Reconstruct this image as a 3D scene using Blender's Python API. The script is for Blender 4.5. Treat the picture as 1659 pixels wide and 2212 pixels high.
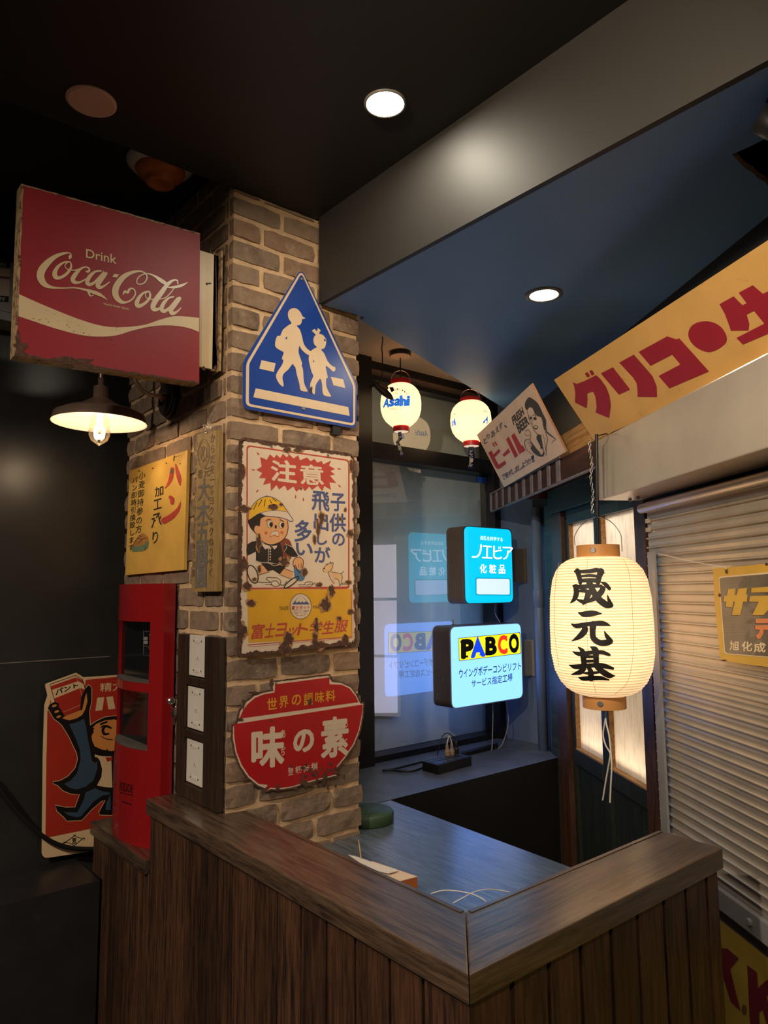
import bpy, bmesh, math, random
import numpy as np
from mathutils import Vector, Matrix
from mathutils.geometry import tessellate_polygon

random.seed(7)
for o in list(bpy.data.objects):
    bpy.data.objects.remove(o)
SC = bpy.context.scene
COL = SC.collection

# ---------------------------------------------------------------- camera
F, PITCH, ROLL, AX, H = 1555.0, math.radians(6.25), math.radians(.55), math.radians(50.11), 1.65
_s, _c = math.sin(AX), math.cos(AX)
_right = np.array([_s, -_c, 0.0]); _lvl = np.array([_c, _s, 0.0]); _zz = np.array([0, 0, 1.0])
FWD = _lvl*math.cos(PITCH) + _zz*math.sin(PITCH)
_up = -_lvl*math.sin(PITCH) + _zz*math.cos(PITCH)
RGT = _right*math.cos(ROLL) - _up*math.sin(ROLL)
UPV = _right*math.sin(ROLL) + _up*math.cos(ROLL)
CAM = np.array([0.0, 0.0, H])
cd = bpy.data.cameras.new('camera'); cam = bpy.data.objects.new('camera', cd); COL.objects.link(cam)
cd.sensor_fit = 'VERTICAL'; cd.sensor_height = 24.0; cd.lens = F/2212*24.0
cd.clip_start = .02; cd.clip_end = 60
m = Matrix.Identity(4)
for i in range(3):
    m[i][0], m[i][1], m[i][2], m[i][3] = RGT[i], UPV[i], -FWD[i], CAM[i]
cam.matrix_world = m
SC.camera = cam

# ---------------------------------------------------------------- world, exposure, lamp strengths
vs = SC.view_settings
vs.view_transform = 'Standard'; vs.look = 'None'; vs.gamma = 1.0; vs.use_curve_mapping = False
vs.exposure = 0.0
w = bpy.data.worlds.new('world'); SC.world = w; w.use_nodes = True
w.node_tree.nodes['Background'].inputs[0].default_value = (1.0, .86, .74, 1)
w.node_tree.nodes['Background'].inputs[1].default_value = .004
E_DOWN = 175.0     # recessed downlights (lens radiance)
E_BULB = 1.5       # wall lamp bulb, watts
E_LANTERN = 2.0    # big paper lantern
E_SMALL = 3.3      # small paper lanterns
E_BOX = 8.2        # sign boxes
E_SHOJI = 4.5      # strip lamps behind the paper screen, watts
E_FILL_SPOT = 150.0     # unseen spotlight added to brighten the boards over the shutter, watts
E_FILL = 118.0     # unseen fill downlights added around the viewer, watts

# ---------------------------------------------------------------- rays, planes
def ray(px, py): return (px-829.5)/F*RGT - (py-1106)/F*UPV + FWD
class Pl:
    """a plane in the room: point p0, normal n towards the viewer"""
    def __init__(s, n, p0):
        s.n = np.array(n, float); s.n /= np.linalg.norm(s.n); s.p0 = np.array(p0, float)
    def P(s, px, py, lift=0.0):
        d = ray(px, py); q = s.p0 + s.n*lift
        return CAM + d*(((q-CAM)@s.n)/(d@s.n))
    def up(s, lift): return Pl(s.n, s.p0 + s.n*lift)
def px_(x): return Pl((-1, 0, 0), (x, 0, 0))     # faces -x
def py_(y): return Pl((0, -1, 0), (0, y, 0))     # faces -y
def pz_(z): return Pl((0, 0, 1), (0, 0, z))
# the slanted shutter wall: W(t, o, z) = t metres along it towards the viewer, o metres out of it
WP0 = np.array([2.701, 2.037, 0.0]); WT = np.array([-.554, -.8325, 0]); WT /= np.linalg.norm(WT)
WN = np.array([WT[1], -WT[0], 0])
def W(t, o, z): return WP0 + WT*t + WN*o + np.array([0, 0, z])
def pw_(o): return Pl(WN, WP0 + WN*o)
def tz(px, py, o):
    q = pw_(o).P(px, py); return float((q-WP0)@WT), float(q[2])

# ---------------------------------------------------------------- mesh builder
_lay = [0]
def lay():      # each coat of paint lies a hair above the one before
    _lay[0] = (_lay[0]+1) % 30; return _lay[0]*6e-6
class MB:
    def __init__(s): s.v = []; s.f = []; s.m = []; s.mats = []; s.smooth = []
    def mi(s, mat):
        if mat is None: return 0
        if mat not in s.mats: s.mats.append(mat)
        return s.mats.index(mat)
    def add(s, vs_, fs, mat=None, smooth=False):
        b = len(s.v); k = s.mi(mat)
        s.v += [tuple(float(c) for c in p) for p in vs_]
        for f in fs:
            s.f.append(tuple(b+i for i in f)); s.m.append(k); s.smooth.append(smooth)
        return s
    def hexa(s, p, mat=None):       # p: 8 points, bottom ring then top ring
        return s.add(p, [(3,2,1,0),(4,5,6,7),(0,1,5,4),(1,2,6,5),(2,3,7,6),(3,0,4,7)], mat)
    def box(s, a, b, mat=None):
        x0,y0,z0 = a; x1,y1,z1 = b
        return s.hexa([(x0,y0,z0),(x1,y0,z0),(x1,y1,z0),(x0,y1,z0),(x0,y0,z1),(x1,y0,z1),(x1,y1,z1),(x0,y1,z1)], mat)
    def wbox(s, t0, t1, o0, o1, z0, z1, mat=None):   # box aligned with the shutter wall
        return s.hexa([W(t0,o0,z0),W(t0,o1,z0),W(t1,o1,z0),W(t1,o0,z0),W(t0,o0,z1),W(t0,o1,z1),W(t1,o1,z1),W(t1,o0,z1)], mat)
    def prism(s, poly, vec, mat=None, side=None, holes=()):
        """planar polygon (3d points) pushed along vec"""
        vec = np.array(vec, float)
        loops = [list(map(np.array, poly))] + [list(map(np.array, h)) for h in holes]
        flat = [p for l in loops for p in l]
        tris = tessellate_polygon([[Vector(p) for p in l] for l in loops])
        n = len(flat)
        s.add(flat + [p+vec for p in flat], [tuple(t) for t in tris] + [tuple(i+n for i in reversed(t)) for t in tris], mat)
        b = 0
        for l in loops:
            k = len(l); vv = l + [p+vec for p in l]
            s.add(vv, [(i, (i+1) % k, (i+1) % k + k, i+k) for i in range(k)], side or mat)
        return s
    def tube(s, pts, r, mat=None, n=8, cap=True):
        pts = [np.array(p, float) for p in pts]
        rs = r if isinstance(r, (list, tuple)) else [r]*len(pts)
        rings = []; prev = None
        for i, p in enumerate(pts):
            d = pts[min(i+1, len(pts)-1)] - pts[max(i-1, 0)]
            d = d/(np.linalg.norm(d)+1e-12)
            if prev is None:
                a = np.cross(d, (0,0,1.0))
                if np.linalg.norm(a) < .1: a = np.cross(d, (1.0,0,0))
            else: a = prev - d*(prev@d)
            a /= np.linalg.norm(a); prev = a; b = np.cross(d, a)
            rings.append([p + rs[i]*(math.cos(2*math.pi*k/n)*a + math.sin(2*math.pi*k/n)*b) for k in range(n)])
        vv = [q for rg in rings for q in rg]; ff = []
        for i in range(len(rings)-1):
            for k in range(n): ff.append((i*n+k, i*n+(k+1) % n, (i+1)*n+(k+1) % n, (i+1)*n+k))
        s.add(vv, ff, mat, True)
        if cap:
            s.add(rings[0], [tuple(reversed(range(n)))], mat); s.add(rings[-1], [tuple(range(n))], mat)
        return s
    def lathe(s, prof, c, axis=(0,0,1), mat=None, n=32, smooth=True, close=False):
        """prof: list of (radius, height) about the axis through c"""
        ax = np.array(axis, float); ax /= np.linalg.norm(ax); c = np.array(c, float)
        a = np.cross(ax, (0,0,1.0)) if abs(ax[2]) < .9 else np.array([1.0,0,0])
        a = a - ax*(a@ax); a /= np.linalg.norm(a); b = np.cross(ax, a)
        vv = []; ff = []
        for r, h in prof:
            for k in range(n):
                t = 2*math.pi*k/n; vv.append(c + ax*h + max(r,1e-5)*(math.cos(t)*a+math.sin(t)*b))
        L = len(prof)
        for i in range(L-1 if not close else L):
            j = (i+1) % L
            for k in range(n): ff.append((i*n+k, i*n+(k+1) % n, j*n+(k+1) % n, j*n+k))
        return s.add(vv, ff, mat, smooth)
    def disc(s, c, axis, r, h, mat=None, n=32, bev=0.0):
        if bev: prof = [(0,0),(r,0),(r,h-bev),(r-bev,h),(0,h)]
        else: prof = [(0,0),(r,0),(r,h),(0,h)]
        return s.lathe(prof, c, axis, mat, n, smooth=False)
    # ---- painted pattern: polygons given in photo pixels, laid on a plane
    def art(s, pl, poly, lift, mat, holes=()):
        lift = lift + lay()
        loops = [list(poly)] + [list(h) for h in holes]
        tris = tessellate_polygon([[Vector((x, -y, 0)) for x, y in l] for l in loops])
        flat = [p for l in loops for p in l]
        vv = [pl.P(x, y, lift) for x, y in flat]
        out = []
        for t in tris:
            a, b, c_ = (vv[i] for i in t)
            out.append(tuple(t) if np.cross(b-a, c_-a)@pl.n > 0 else tuple(reversed(t)))
        return s.add(vv, out, mat)
    def stroke(s, pl, pts, wd, lift, mat, smooth=4, closed=False):
        if smooth: pts, wd = spline(pts, wd, smooth, closed)
        else:
            wd = wd if isinstance(wd, (list, tuple)) else [wd]*len(pts)
        p = np.array(pts, float); n_ = len(p); L = []; R = []
        for i in range(n_):
            if closed: d = p[(i+1) % n_] - p[i-1]
            else: d = p[min(i+1, n_-1)] - p[max(i-1, 0)]
            d = d/(np.hypot(*d)+1e-9); q = np.array([-d[1], d[0]])*wd[i]/2
            L.append(p[i]+q); R.append(p[i]-q)
        lift = lift + lay(); st = min(4e-6, 2.4e-4/n_)
        vv = [pl.P(x, y, lift+i*st) for i, (x, y) in enumerate(L)] + [pl.P(x, y, lift+i*st) for i, (x, y) in enumerate(R)]
        k = n_ if closed else n_-1
        ff = []
        for i in range(k):
            j = (i+1) % n_
            a, b, c_ = vv[i], vv[j], vv[n_+j]
            q = (i, j, n_+j, n_+i)
            ff.append(q if np.cross(b-a, c_-a)@pl.n > 0 else tuple(reversed(q)))
        s.add(vv, ff, mat)
        if not closed:
            for e, w_ in ((0, wd[0]), (n_-1, wd[-1])):
                if w_ > 1.5: s.art(pl, [(p[e][0]+w_/2*math.cos(a), p[e][1]+w_/2*math.sin(a)) for a in np.linspace(0, 2*math.pi, 11)[:-1]], lift+2.5e-4+e*1e-6, mat)
        return s
    def text(s, pl, txt, quad, lift, mat, bold=0.0, shear=0.0, em=False, maxe=None):
        """lettering: the text's box is mapped onto the quad TL, TR, BR, BL (photo pixels) on the plane"""
        v2, fs = glyphs(txt, bold if bold <= .012 else 0.0, shear)
        if not v2: return s
        if maxe: v2, fs = subdivide(v2, fs, maxe)
        lift = lift + lay()
        shifts = [(0.0, 0.0)]
        if bold > .012:
            shifts = [(bold*.8*math.cos(a), bold*.8*math.sin(a)) for a in np.linspace(0, 2*math.pi, (9 if bold < .036 else 17))[:-1]] + [(0.0, 0.0)]
        xs = [q[0] for q in v2]; ys = [q[1] for q in v2]
        if em: x0, x1, y0, y1 = 0.0, float(len(txt)), -.12, .88
        else: x0, x1, y0, y1 = min(xs), max(xs), min(ys), max(ys)
        tl, tr, br, bl = (np.array(q, float) for q in quad)
        for k, (sx, sy) in enumerate(shifts):
            vv = []
            for x, y in v2:
                u = (x+sx-x0)/(x1-x0); v = (y1-y-sy)/(y1-y0)
                q = (tl*(1-u)+tr*u)*(1-v) + (bl*(1-u)+br*u)*v
                vv.append(pl.P(q[0], q[1], lift+k*8e-6))
            ff = []
            for f in fs:
                a, b, c_ = vv[f[0]], vv[f[1]], vv[f[2]]
                ff.append(tuple(f) if np.cross(b-a, c_-a)@pl.n > 0 else tuple(reversed(f)))
            s.add(vv, ff, mat)
        return s
    def vtext(s, pl, txt, top, bot, wpx, lift, mat, bold=0.0, gap=.04, tilt=None, wid=None):
        """a column of characters; top/bot: centre of the column's ends in photo pixels; wpx: half width vectors"""
        n_ = len(txt); top = np.array(top, float); bot = np.array(bot, float)
        e = np.array(wpx, float) if isinstance(wpx, (tuple, list)) else np.array([wpx, 0.0])
        for i, ch in enumerate(txt):
            a = top + (bot-top)*(i+gap)/n_; b = top + (bot-top)*(i+1-gap)/n_
            if ch == ' ': continue
            s.text(pl, ch, [a-e/2, a+e/2, b+e/2, b-e/2], lift, mat, bold, em=True)
        return s
    def build(s, name, parent=None, mat=None, bevel=0.0, bseg=2, smooth=None, origin=None, weld=False):
        me = bpy.data.meshes.new(name)
        org = base_of(parent) if parent is not None else None
        if org is None:
            if origin is not None: org = Vector(origin)
            else:
                a = np.array(s.v); org = Vector(((a[:,0].min()+a[:,0].max())/2, (a[:,1].min()+a[:,1].max())/2, a[:,2].min()))
        vv = [(p[0]-org.x, p[1]-org.y, p[2]-org.z) for p in s.v]
        me.from_pydata(vv, [], s.f)
        mats = s.mats if s.mats else [mat]
        for q in mats: me.materials.append(q)
        me.polygons.foreach_set('material_index', s.m)
        me.polygons.foreach_set('use_smooth', s.smooth if smooth is None else [smooth]*len(s.f))
        bm = bmesh.new(); bm.from_mesh(me)
        if weld: bmesh.ops.remove_doubles(bm, verts=bm.verts, dist=1e-5)
        if weld or bevel: bmesh.ops.recalc_face_normals(bm, faces=bm.faces)
        if bevel:
            ed = [e for e in bm.edges if len(e.link_faces) == 2 and e.calc_face_angle(0) > .5]
            bmesh.ops.bevel(bm, geom=ed, offset=bevel, segments=bseg, affect='EDGES', profile=.6, clamp_overlap=True)
        bm.to_mesh(me); bm.free(); me.update()
        o = bpy.data.objects.new(name, me); COL.objects.link(o)
        if parent is not None: o.parent = parent
        else: o.location = org
        return o
def base_of(p):
    v = Vector((0,0,0)); q = p
    while q is not None: v = v + q.location; q = q.parent
    return v
def spline(pts, wd, k=6, closed=False):
    p = np.array(pts, float); n = len(p)
    wd = np.array(wd if isinstance(wd, (list, tuple)) else [wd]*n, float)
    P, Q = [], []
    rng = range(n if closed else n-1)
    for i in rng:
        if closed: i0, i1, i2, i3 = (i-1) % n, i, (i+1) % n, (i+2) % n
        else: i0, i1, i2, i3 = max(i-1, 0), i, i+1, min(i+2, n-1)
        for j in range(k):
            t = j/k
            for src, dst in ((p, P), (wd, Q)):
                a, b, c, d = src[i0], src[i1], src[i2], src[i3]
                dst.append(.5*((2*b)+(-a+c)*t+(2*a-5*b+4*c-d)*t*t+(-a+3*b-3*c+d)*t**3))
    if not closed: P.append(p[-1]); Q.append(wd[-1])
    return [tuple(q) for q in P], [max(float(q), .05) for q in Q]
def smooth_poly(pts, k=5): return spline(pts, 1.0, k, True)[0]
_gl = {}
def glyphs(txt, bold, shear):
    key = (txt, bold, shear)
    if key not in _gl:
        cu = bpy.data.curves.new('t', 'FONT'); cu.body = txt; cu.offset = bold; cu.shear = shear; cu.resolution_u = 3
        ob = bpy.data.objects.new('t', cu); COL.objects.link(ob)
        dg = bpy.context.evaluated_depsgraph_get(); dg.update()
        me = ob.evaluated_get(dg).to_mesh()
        _gl[key] = ([(v.co.x, v.co.y) for v in me.vertices], [tuple(p.vertices) for p in me.polygons])
        ob.evaluated_get(dg).to_mesh_clear()
        bpy.data.objects.remove(ob); bpy.data.curves.remove(cu)
    return _gl[key]
def subdivide(v2, fs, lim):
    v = list(v2); st = []; out = []
    for f in fs:
        for k in range(1, len(f)-1): st.append((f[0], f[k], f[k+1]))
    mid = {}
    while st:
        t = st.pop(); L = [math.dist(v[t[i]], v[t[(i+1) % 3]]) for i in range(3)]; i = L.index(max(L))
        if L[i] <= lim: out.append(t); continue
        a, b_, c = t[i], t[(i+1) % 3], t[(i+2) % 3]; k = (min(a, b_), max(a, b_))
        if k not in mid: mid[k] = len(v); v.append(((v[a][0]+v[b_][0])/2, (v[a][1]+v[b_][1])/2))
        st += [(a, mid[k], c), (mid[k], b_, c)]
    return v, out
class Lath:
    """the outside of a round body: axis through c (x, y), radius r(z)"""
    def __init__(s, c, r, z0, z1):
        s.c, s.r, s.z0, s.z1 = np.array(c, float), r, z0, z1
        d = np.array([CAM[0]-c[0], CAM[1]-c[1], 0]); s.n = d/np.linalg.norm(d)
    def P(s, px, py, lift=0.0):
        d = ray(px, py)
        f = lambda t: math.hypot(*(CAM[:2]+d[:2]*t-s.c)) - s.r(min(max(CAM[2]+d[2]*t, s.z0), s.z1)) - lift
        tc = float((s.c-CAM[:2])@d[:2]/(d[:2]@d[:2])); lo = tc-.3
        if f(tc) > 0: return CAM+d*tc
        hi = tc
        for _ in range(40):
            m_ = (lo+hi)/2
            if f(m_) > 0: lo = m_
            else: hi = m_
        return CAM+d*hi
def zm(ox, oy, sc):      # photo pixels of points read off an enlargement
    return lambda *pts: [(ox+x/sc, oy+y/sc) for x, y in pts]
def jag(pts, amp, step, seed=0, closed=True):
    """a ragged outline through the points"""
    r = random.Random(seed); out = []; n = len(pts)
    for i in range(n if closed else n-1):
        a = np.array(pts[i], float); b = np.array(pts[(i+1) % n], float); L = np.hypot(*(b-a)); k = max(1, int(L/step))
        d = (b-a)/(L+1e-9); q = np.array([-d[1], d[0]])
        for j in range(k): out.append(tuple(a+(b-a)*j/k + q*r.uniform(-amp, amp)))
    if not closed: out.append(tuple(pts[-1]))
    return out
def blob(cx, cy, rx, ry, seed, k=18, rough=.35):
    r = random.Random(seed)
    return [(cx+rx*math.cos(2*math.pi*i/k)*(1+r.uniform(-rough, rough)), cy+ry*math.sin(2*math.pi*i/k)*(1+r.uniform(-rough, rough))) for i in range(k)]

# ---------------------------------------------------------------- objects
def thing(name, label, cat, loc, group=None):
    o = bpy.data.objects.new(name, None); COL.objects.link(o)
    o.location = Vector([float(c) for c in loc]); o.empty_display_size = .05
    o['label'] = label; o['category'] = cat
    if group: o['group'] = group
    return o
def tag(o, label, cat, group=None):
    o['label'] = label; o['category'] = cat
    if group: o['group'] = group
    return o
def struct(o): o['kind'] = 'structure'; return o

# ---------------------------------------------------------------- materials
def lin(h):
    if isinstance(h, str):
        h = h.lstrip('#'); c = [int(h[i:i+2], 16)/255 for i in (0, 2, 4)]
    else: c = [q/255 for q in h]
    return tuple(q/12.92 if q <= .04045 else ((q+.055)/1.055)**2.4 for q in c) + (1,)
class NT:
    def __init__(s, name):
        s.m = bpy.data.materials.new(name); s.m.use_nodes = True; s.t = s.m.node_tree
        s.b = s.t.nodes['Principled BSDF']; s.out = s.t.nodes['Material Output']
    def n(s, typ, **kw):
        q = s.t.nodes.new(typ)
        for k, v in kw.items():
            if k.startswith('i_'): q.inputs[int(k[2:]) if k[2:].isdigit() else k[2:].replace('_', ' ')].default_value = v
            else: setattr(q, k, v)
        return q
    def l(s, a, b): s.t.links.new(a, b)
    def noise(s, vec, scale, detail=4, rough=.55, dist=0.0):
        q = s.n('ShaderNodeTexNoise'); q.inputs['Scale'].default_value = scale; q.inputs['Detail'].default_value = detail
        q.inputs['Roughness'].default_value = rough; q.inputs['Distortion'].default_value = dist
        if vec is not None: s.l(vec, q.inputs['Vector'])
        return q.outputs['Fac']
    def ramp(s, fac, stops):
        q = s.n('ShaderNodeValToRGB'); e = q.color_ramp.elements
        while len(e) < len(stops): e.new(.5)
        for i, (p, c) in enumerate(stops):
            e[i].position = p; e[i].color = c if len(c) == 4 else tuple(c)+(1,)
        s.l(fac, q.inputs[0]); return q.outputs[0]
    def mix(s, fac, a, b, mode='MIX'):
        q = s.n('ShaderNodeMix', data_type='RGBA', blend_type=mode)
        for sock, v in ((q.inputs[0], fac), (q.inputs[6], a), (q.inputs[7], b)):
            if hasattr(v, 'is_output'): s.l(v, sock)
            else: sock.default_value = v
        return q.outputs[2]
    def coord(s, scale=(1,1,1), which='Object', rot=(0,0,0)):
        tc = s.n('ShaderNodeTexCoord'); mp = s.n('ShaderNodeMapping')
        mp.inputs['Scale'].default_value = scale; mp.inputs['Rotation'].default_value = rot
        s.l(tc.outputs[which], mp.inputs[0]); return mp.outputs[0]
    def bump(s, h, strength=.3, dist=.002):
        q = s.n('ShaderNodeBump'); q.inputs['Strength'].default_value = strength; q.inputs['Distance'].default_value = dist
        s.l(h, q.inputs['Height']); s.l(q.outputs[0], s.b.inputs['Normal'])
MATS = {}
def plain(name, col, rough=.5, metal=0.0, var=.12, scale=14, spec=.5, bump=0.0, coat=0.0, dirt=None):
    """a painted or moulded surface with a little uneven tone; dirt: (colour, amount, scale)"""
    if name in MATS: return MATS[name]
    t = NT(name); c = lin(col); v = t.coord()
    nz = t.noise(v, scale, 5)
    dark = tuple(q*(1-var) for q in c[:3])+(1,); lite = tuple(min(1, q*(1+var)) for q in c[:3])+(1,)
    out = t.ramp(nz, [(.3, dark), (.7, lite)])
    if dirt:
        dn = t.noise(v, dirt[2], 8, .7)
        f = t.ramp(dn, [(1-dirt[1], (0,0,0,1)), (min(1, 1-dirt[1]+.12), (1,1,1,1))])
        out = t.mix(f, out, lin(dirt[0]))
    t.l(out, t.b.inputs['Base Color'])
    t.b.inputs['Roughness'].default_value = rough; t.b.inputs['Metallic'].default_value = metal
    t.b.inputs['Specular IOR Level'].default_value = spec; t.b.inputs['Coat Weight'].default_value = coat
    if bump: t.bump(t.noise(v, scale*6, 4), bump, .002)
    MATS[name] = t.m; return t.m
def wood(name, c0, c1, along='z', rough=.5, scale=1.0, coat=0.0, island=.35, bump=.25, spec=.5):
    """grain stretched along one axis (x, y, z or w = along the shutter wall)"""
    if name in MATS: return MATS[name]
    t = NT(name); lo, hi = 3*scale, 42*scale
    rot = (0, 0, 0); sc = {'x': (lo,hi,hi), 'y': (hi,lo,hi), 'z': (hi,hi,lo), 'w': (lo,hi,hi)}[along]
    if along == 'w': rot = (0, 0, -math.atan2(WT[1], WT[0]))
    tc = t.n('ShaderNodeTexCoord'); mp0 = t.n('ShaderNodeMapping'); mp0.inputs['Rotation'].default_value = rot
    t.l(tc.outputs['Object'], mp0.inputs[0])
    mp = t.n('ShaderNodeMapping'); mp.inputs['Scale'].default_value = sc; t.l(mp0.outputs[0], mp.inputs[0])
    geo = t.n('ShaderNodeNewGeometry'); ad = t.n('ShaderNodeVectorMath', operation='ADD')
    ml = t.n('ShaderNodeMath', operation='MULTIPLY'); ml.inputs[1].default_value = 37.0
    t.l(geo.outputs['Random Per Island'], ml.inputs[0]); t.l(mp.outputs[0], ad.inputs[0]); t.l(ml.outputs[0], ad.inputs[1])
    g1 = t.noise(ad.outputs[0], .9, 3, .5, 1.6); g2 = t.noise(ad.outputs[0], 4.5, 6, .7, .3)
    mid = tuple((a+b)/2 for a, b in zip(lin(c0), lin(c1)))
    a = t.ramp(g1, [(.36, lin(c0)), (.5, mid), (.64, lin(c1))])
    b = t.mix(.55, a, t.ramp(g2, [(.42, lin(c0)), (.6, lin(c1))]), 'MIX')
    hv = t.n('ShaderNodeMapRange'); hv.inputs[3].default_value = 1-island; hv.inputs[4].default_value = 1+island*.6
    t.l(geo.outputs['Random Per Island'], hv.inputs[0])
    out = t.mix(1.0, b, hv.outputs[0], 'MULTIPLY')
    t.l(out, t.b.inputs['Base Color']); t.b.inputs['Roughness'].default_value = rough
    t.b.inputs['Coat Weight'].default_value = coat; t.b.inputs['Coat Roughness'].default_value = .25
    t.b.inputs['Specular IOR Level'].default_value = spec
    t.bump(g2, bump, .0015); MATS[name] = t.m; return t.m
def glow(name, col, strength, base=None, rough=.5):
    """something that gives off light"""
    if name in MATS: return MATS[name]
    t = NT(name); t.b.inputs['Base Color'].default_value = lin(base or col)
    t.b.inputs['Emission Color'].default_value = lin(col); t.b.inputs['Emission Strength'].default_value = strength
    t.b.inputs['Roughness'].default_value = rough; MATS[name] = t.m; return t.m
def lamp(name, kind, loc, watts, col, parent=None, size=.03, rot=None, spot=None, sx=None, sy=None):
    ld = bpy.data.lights.new(name, kind); ld.energy = watts; ld.color = lin(col)[:3]
    if kind == 'POINT' or kind == 'SPOT': ld.shadow_soft_size = size
    if kind == 'SPOT': ld.spot_size = spot or 1.6; ld.spot_blend = .7
    if kind == 'AREA':
        ld.shape = 'RECTANGLE' if sy else 'DISK'; ld.size = sx or size
        if sy: ld.size_y = sy
    o = bpy.data.objects.new(name, ld); COL.objects.link(o)
    org = base_of(parent) if parent else Vector((0,0,0))
    o.location = Vector([float(c) for c in loc]) - org
    if rot: o.rotation_euler = rot
    if parent: o.parent = parent
    return o
# ================================================================ materials of the room
M = {}
M['black_paint'] = plain('black_paint', '#1c1b1b', .45, var=.1, scale=5)
M['ceil_paint'] = plain('ceiling_paint', '#272523', .55, var=.06, scale=4)
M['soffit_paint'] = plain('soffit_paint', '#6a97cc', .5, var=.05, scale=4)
M['recess_paint'] = plain('recess_paint', '#a49a8e', .7, var=.04, scale=4)
M['wall_dark'] = plain('dark_satin_wall', '#272625', .32, var=.18, scale=7, dirt=('#4a4640', .3, 9))
M['wall_blue'] = plain('slate_wall', '#566680', .5, var=.08, scale=6)
M['floor'] = plain('dark_floor', '#1d1b1a', .45, var=.2, scale=6)
M['ledge'] = plain('charcoal_ledge', '#545b66', .42, var=.22, scale=12, dirt=('#6a6864', .36, 16))
M['void'] = plain('soot_black', '#0d0c0c', .8, var=.1)
M['plaster'] = plain('raw_board_edge', '#e0b88e', .85, var=.25, scale=60)
M['frame_black'] = plain('black_aluminium', '#1a191a', .38, var=.1, metal=.3)
M['steel'] = plain('scuffed_steel', '#c8beb0', .3, var=.1, scale=5, metal=.45, dirt=('#a3988b', .38, 14), bump=.12)
M['galv'] = plain('grey_rail_paint', '#8f8d8b', .45, var=.08, metal=.2)
M['shutter'] = plain('shutter_grey', '#b5aa9b', .36, var=.1, scale=8, metal=.5)
M['oak_dark'] = wood('dark_oak_cap', '#241b16', '#634d3b', 'y', .34, .8, coat=.8)
M['oak_dark_x'] = wood('dark_oak_cap_cross', '#241b16', '#634d3b', 'x', .34, .8, coat=.8)
M['oak_plank'] = wood('stained_oak_plank', '#160e0a', '#5a3a26', 'z', .5, .75, island=.45)
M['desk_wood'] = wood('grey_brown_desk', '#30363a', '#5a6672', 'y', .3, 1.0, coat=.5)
M['screen_dark'] = wood('green_black_stain', '#171b18', '#2c322c', 'z', .5, 1.0)
M['screen_post'] = wood('brown_post', '#2b1a12', '#5d3a26', 'z', .5, 1.2)
M['screen_teal'] = wood('teal_black_plywood', '#1f2621', '#3a4841', 'w', .5, .35, bump=.15)
M['raw_pine'] = wood('honey_plank', '#80582f', '#b98a52', 'w', .55, .5)
M['eave_wood'] = wood('red_brown_eave', '#2a130d', '#55291b', 'w', .5, .8)
M['batten'] = plain('grey_batten', '#77727a', .6, var=.15)
M['white_plastic'] = plain('white_plastic', '#d9d0c4', .45, var=.04)
M['black_plastic'] = plain('black_plastic', '#131314', .4, var=.1)
M['black_rubber'] = plain('black_cable_jacket', '#0f0f10', .5, var=.1)
M['grey_cable'] = plain('grey_cable_jacket', '#8c9096', .5, var=.1)
M['white_wire'] = plain('white_wire', '#d8d2c8', .5, var=.05)
M['chrome'] = plain('bright_metal', '#c9c7c4', .22, metal=.95, var=.05)
M['screw'] = plain('dull_screw', '#8d8a86', .4, metal=.8, var=.15)
M['rust'] = plain('rust_brown', '#54382a', .85, var=.5, scale=90, bump=.5)

# ================================================================ the room
ZC, ZS, ZU, ZP = 2.835, 2.55, 2.925, 2.70       # ceiling, soffit, upper ceiling, window recess
XB = 1.245                                      # side face of the bulkhead
b = MB(); b.box((-3, -2.4, -.1), (3.6, 3.4, 0)); struct(b.build('floor', mat=M['floor']))
b = MB(); b.box((-3, -2.4, ZC), (XB, 1.822, ZU+.01)); struct(b.build('ceiling', mat=plain('ceiling_black', '#242220', .6, var=.06, scale=4)))
b = MB(); b.box((-3, -2.4, ZU+.012), (3.6, 3.4, ZU+.08)); struct(b.build('ceiling_upper', mat=M['black_paint']))
# bulkhead: soffit board with a cut-out, its side board
b = MB()
so = [(XB+.0165, -2.4), (XB+.0165, 1.80), (1.43, 1.80), (1.43, 1.824), (2.708, 2.307), (3.3, 2.53), (3.6, 2.53), (3.6, -2.4)]
hole = [(1.472, .617), (1.472, .30), (1.80, .30), (1.80, .617)]
hole = [(x+random.uniform(-.003, .003), y+random.uniform(-.003, .003)) for (x0, y0), (x1, y1) in zip(hole, hole[1:]+hole[:1]) for k in range(12) for x, y in [(x0+(x1-x0)*k/12, y0+(y1-y0)*k/12)]]
b.prism([(x, y, ZS) for x, y in so], (0, 0, .016), M['soffit_paint'], holes=[[(x, y, ZS) for x, y in hole]])
for i in range(len(b.f)):        # the raw cut faces of the opening
    f = b.f[i]; c = np.mean([b.v[k] for k in f], axis=0)
    if len(f) == 4 and 1.46 < c[0] < 1.81 and .29 < c[1] < .63: b.m[i] = b.mi(M['plaster'])
b.box((XB, -2.4, ZS-.001), (XB+.016, 1.80, ZU+.01), M['ceil_paint'])
e0, e1 = np.array((1.43, 1.824, ZS+.016)), np.array((3.3, 2.53, ZS+.016)); b.prism([e0, e1, e1+(0, -.016, 0), e0+(0, -.016, 0)], (0, 0, .39), M['soffit_paint'])
struct(b.build('ceiling_bulkhead'))
b = MB(); b.prism([(x, y, ZP) for x, y in ((1.30, 1.85), (1.44, 1.85), (2.708, 2.327), (3.25, 2.54), (3.25, 2.9), (1.30, 2.9))], (0, 0, .02))
struct(b.build('ceiling_recess', mat=M['recess_paint']))
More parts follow.
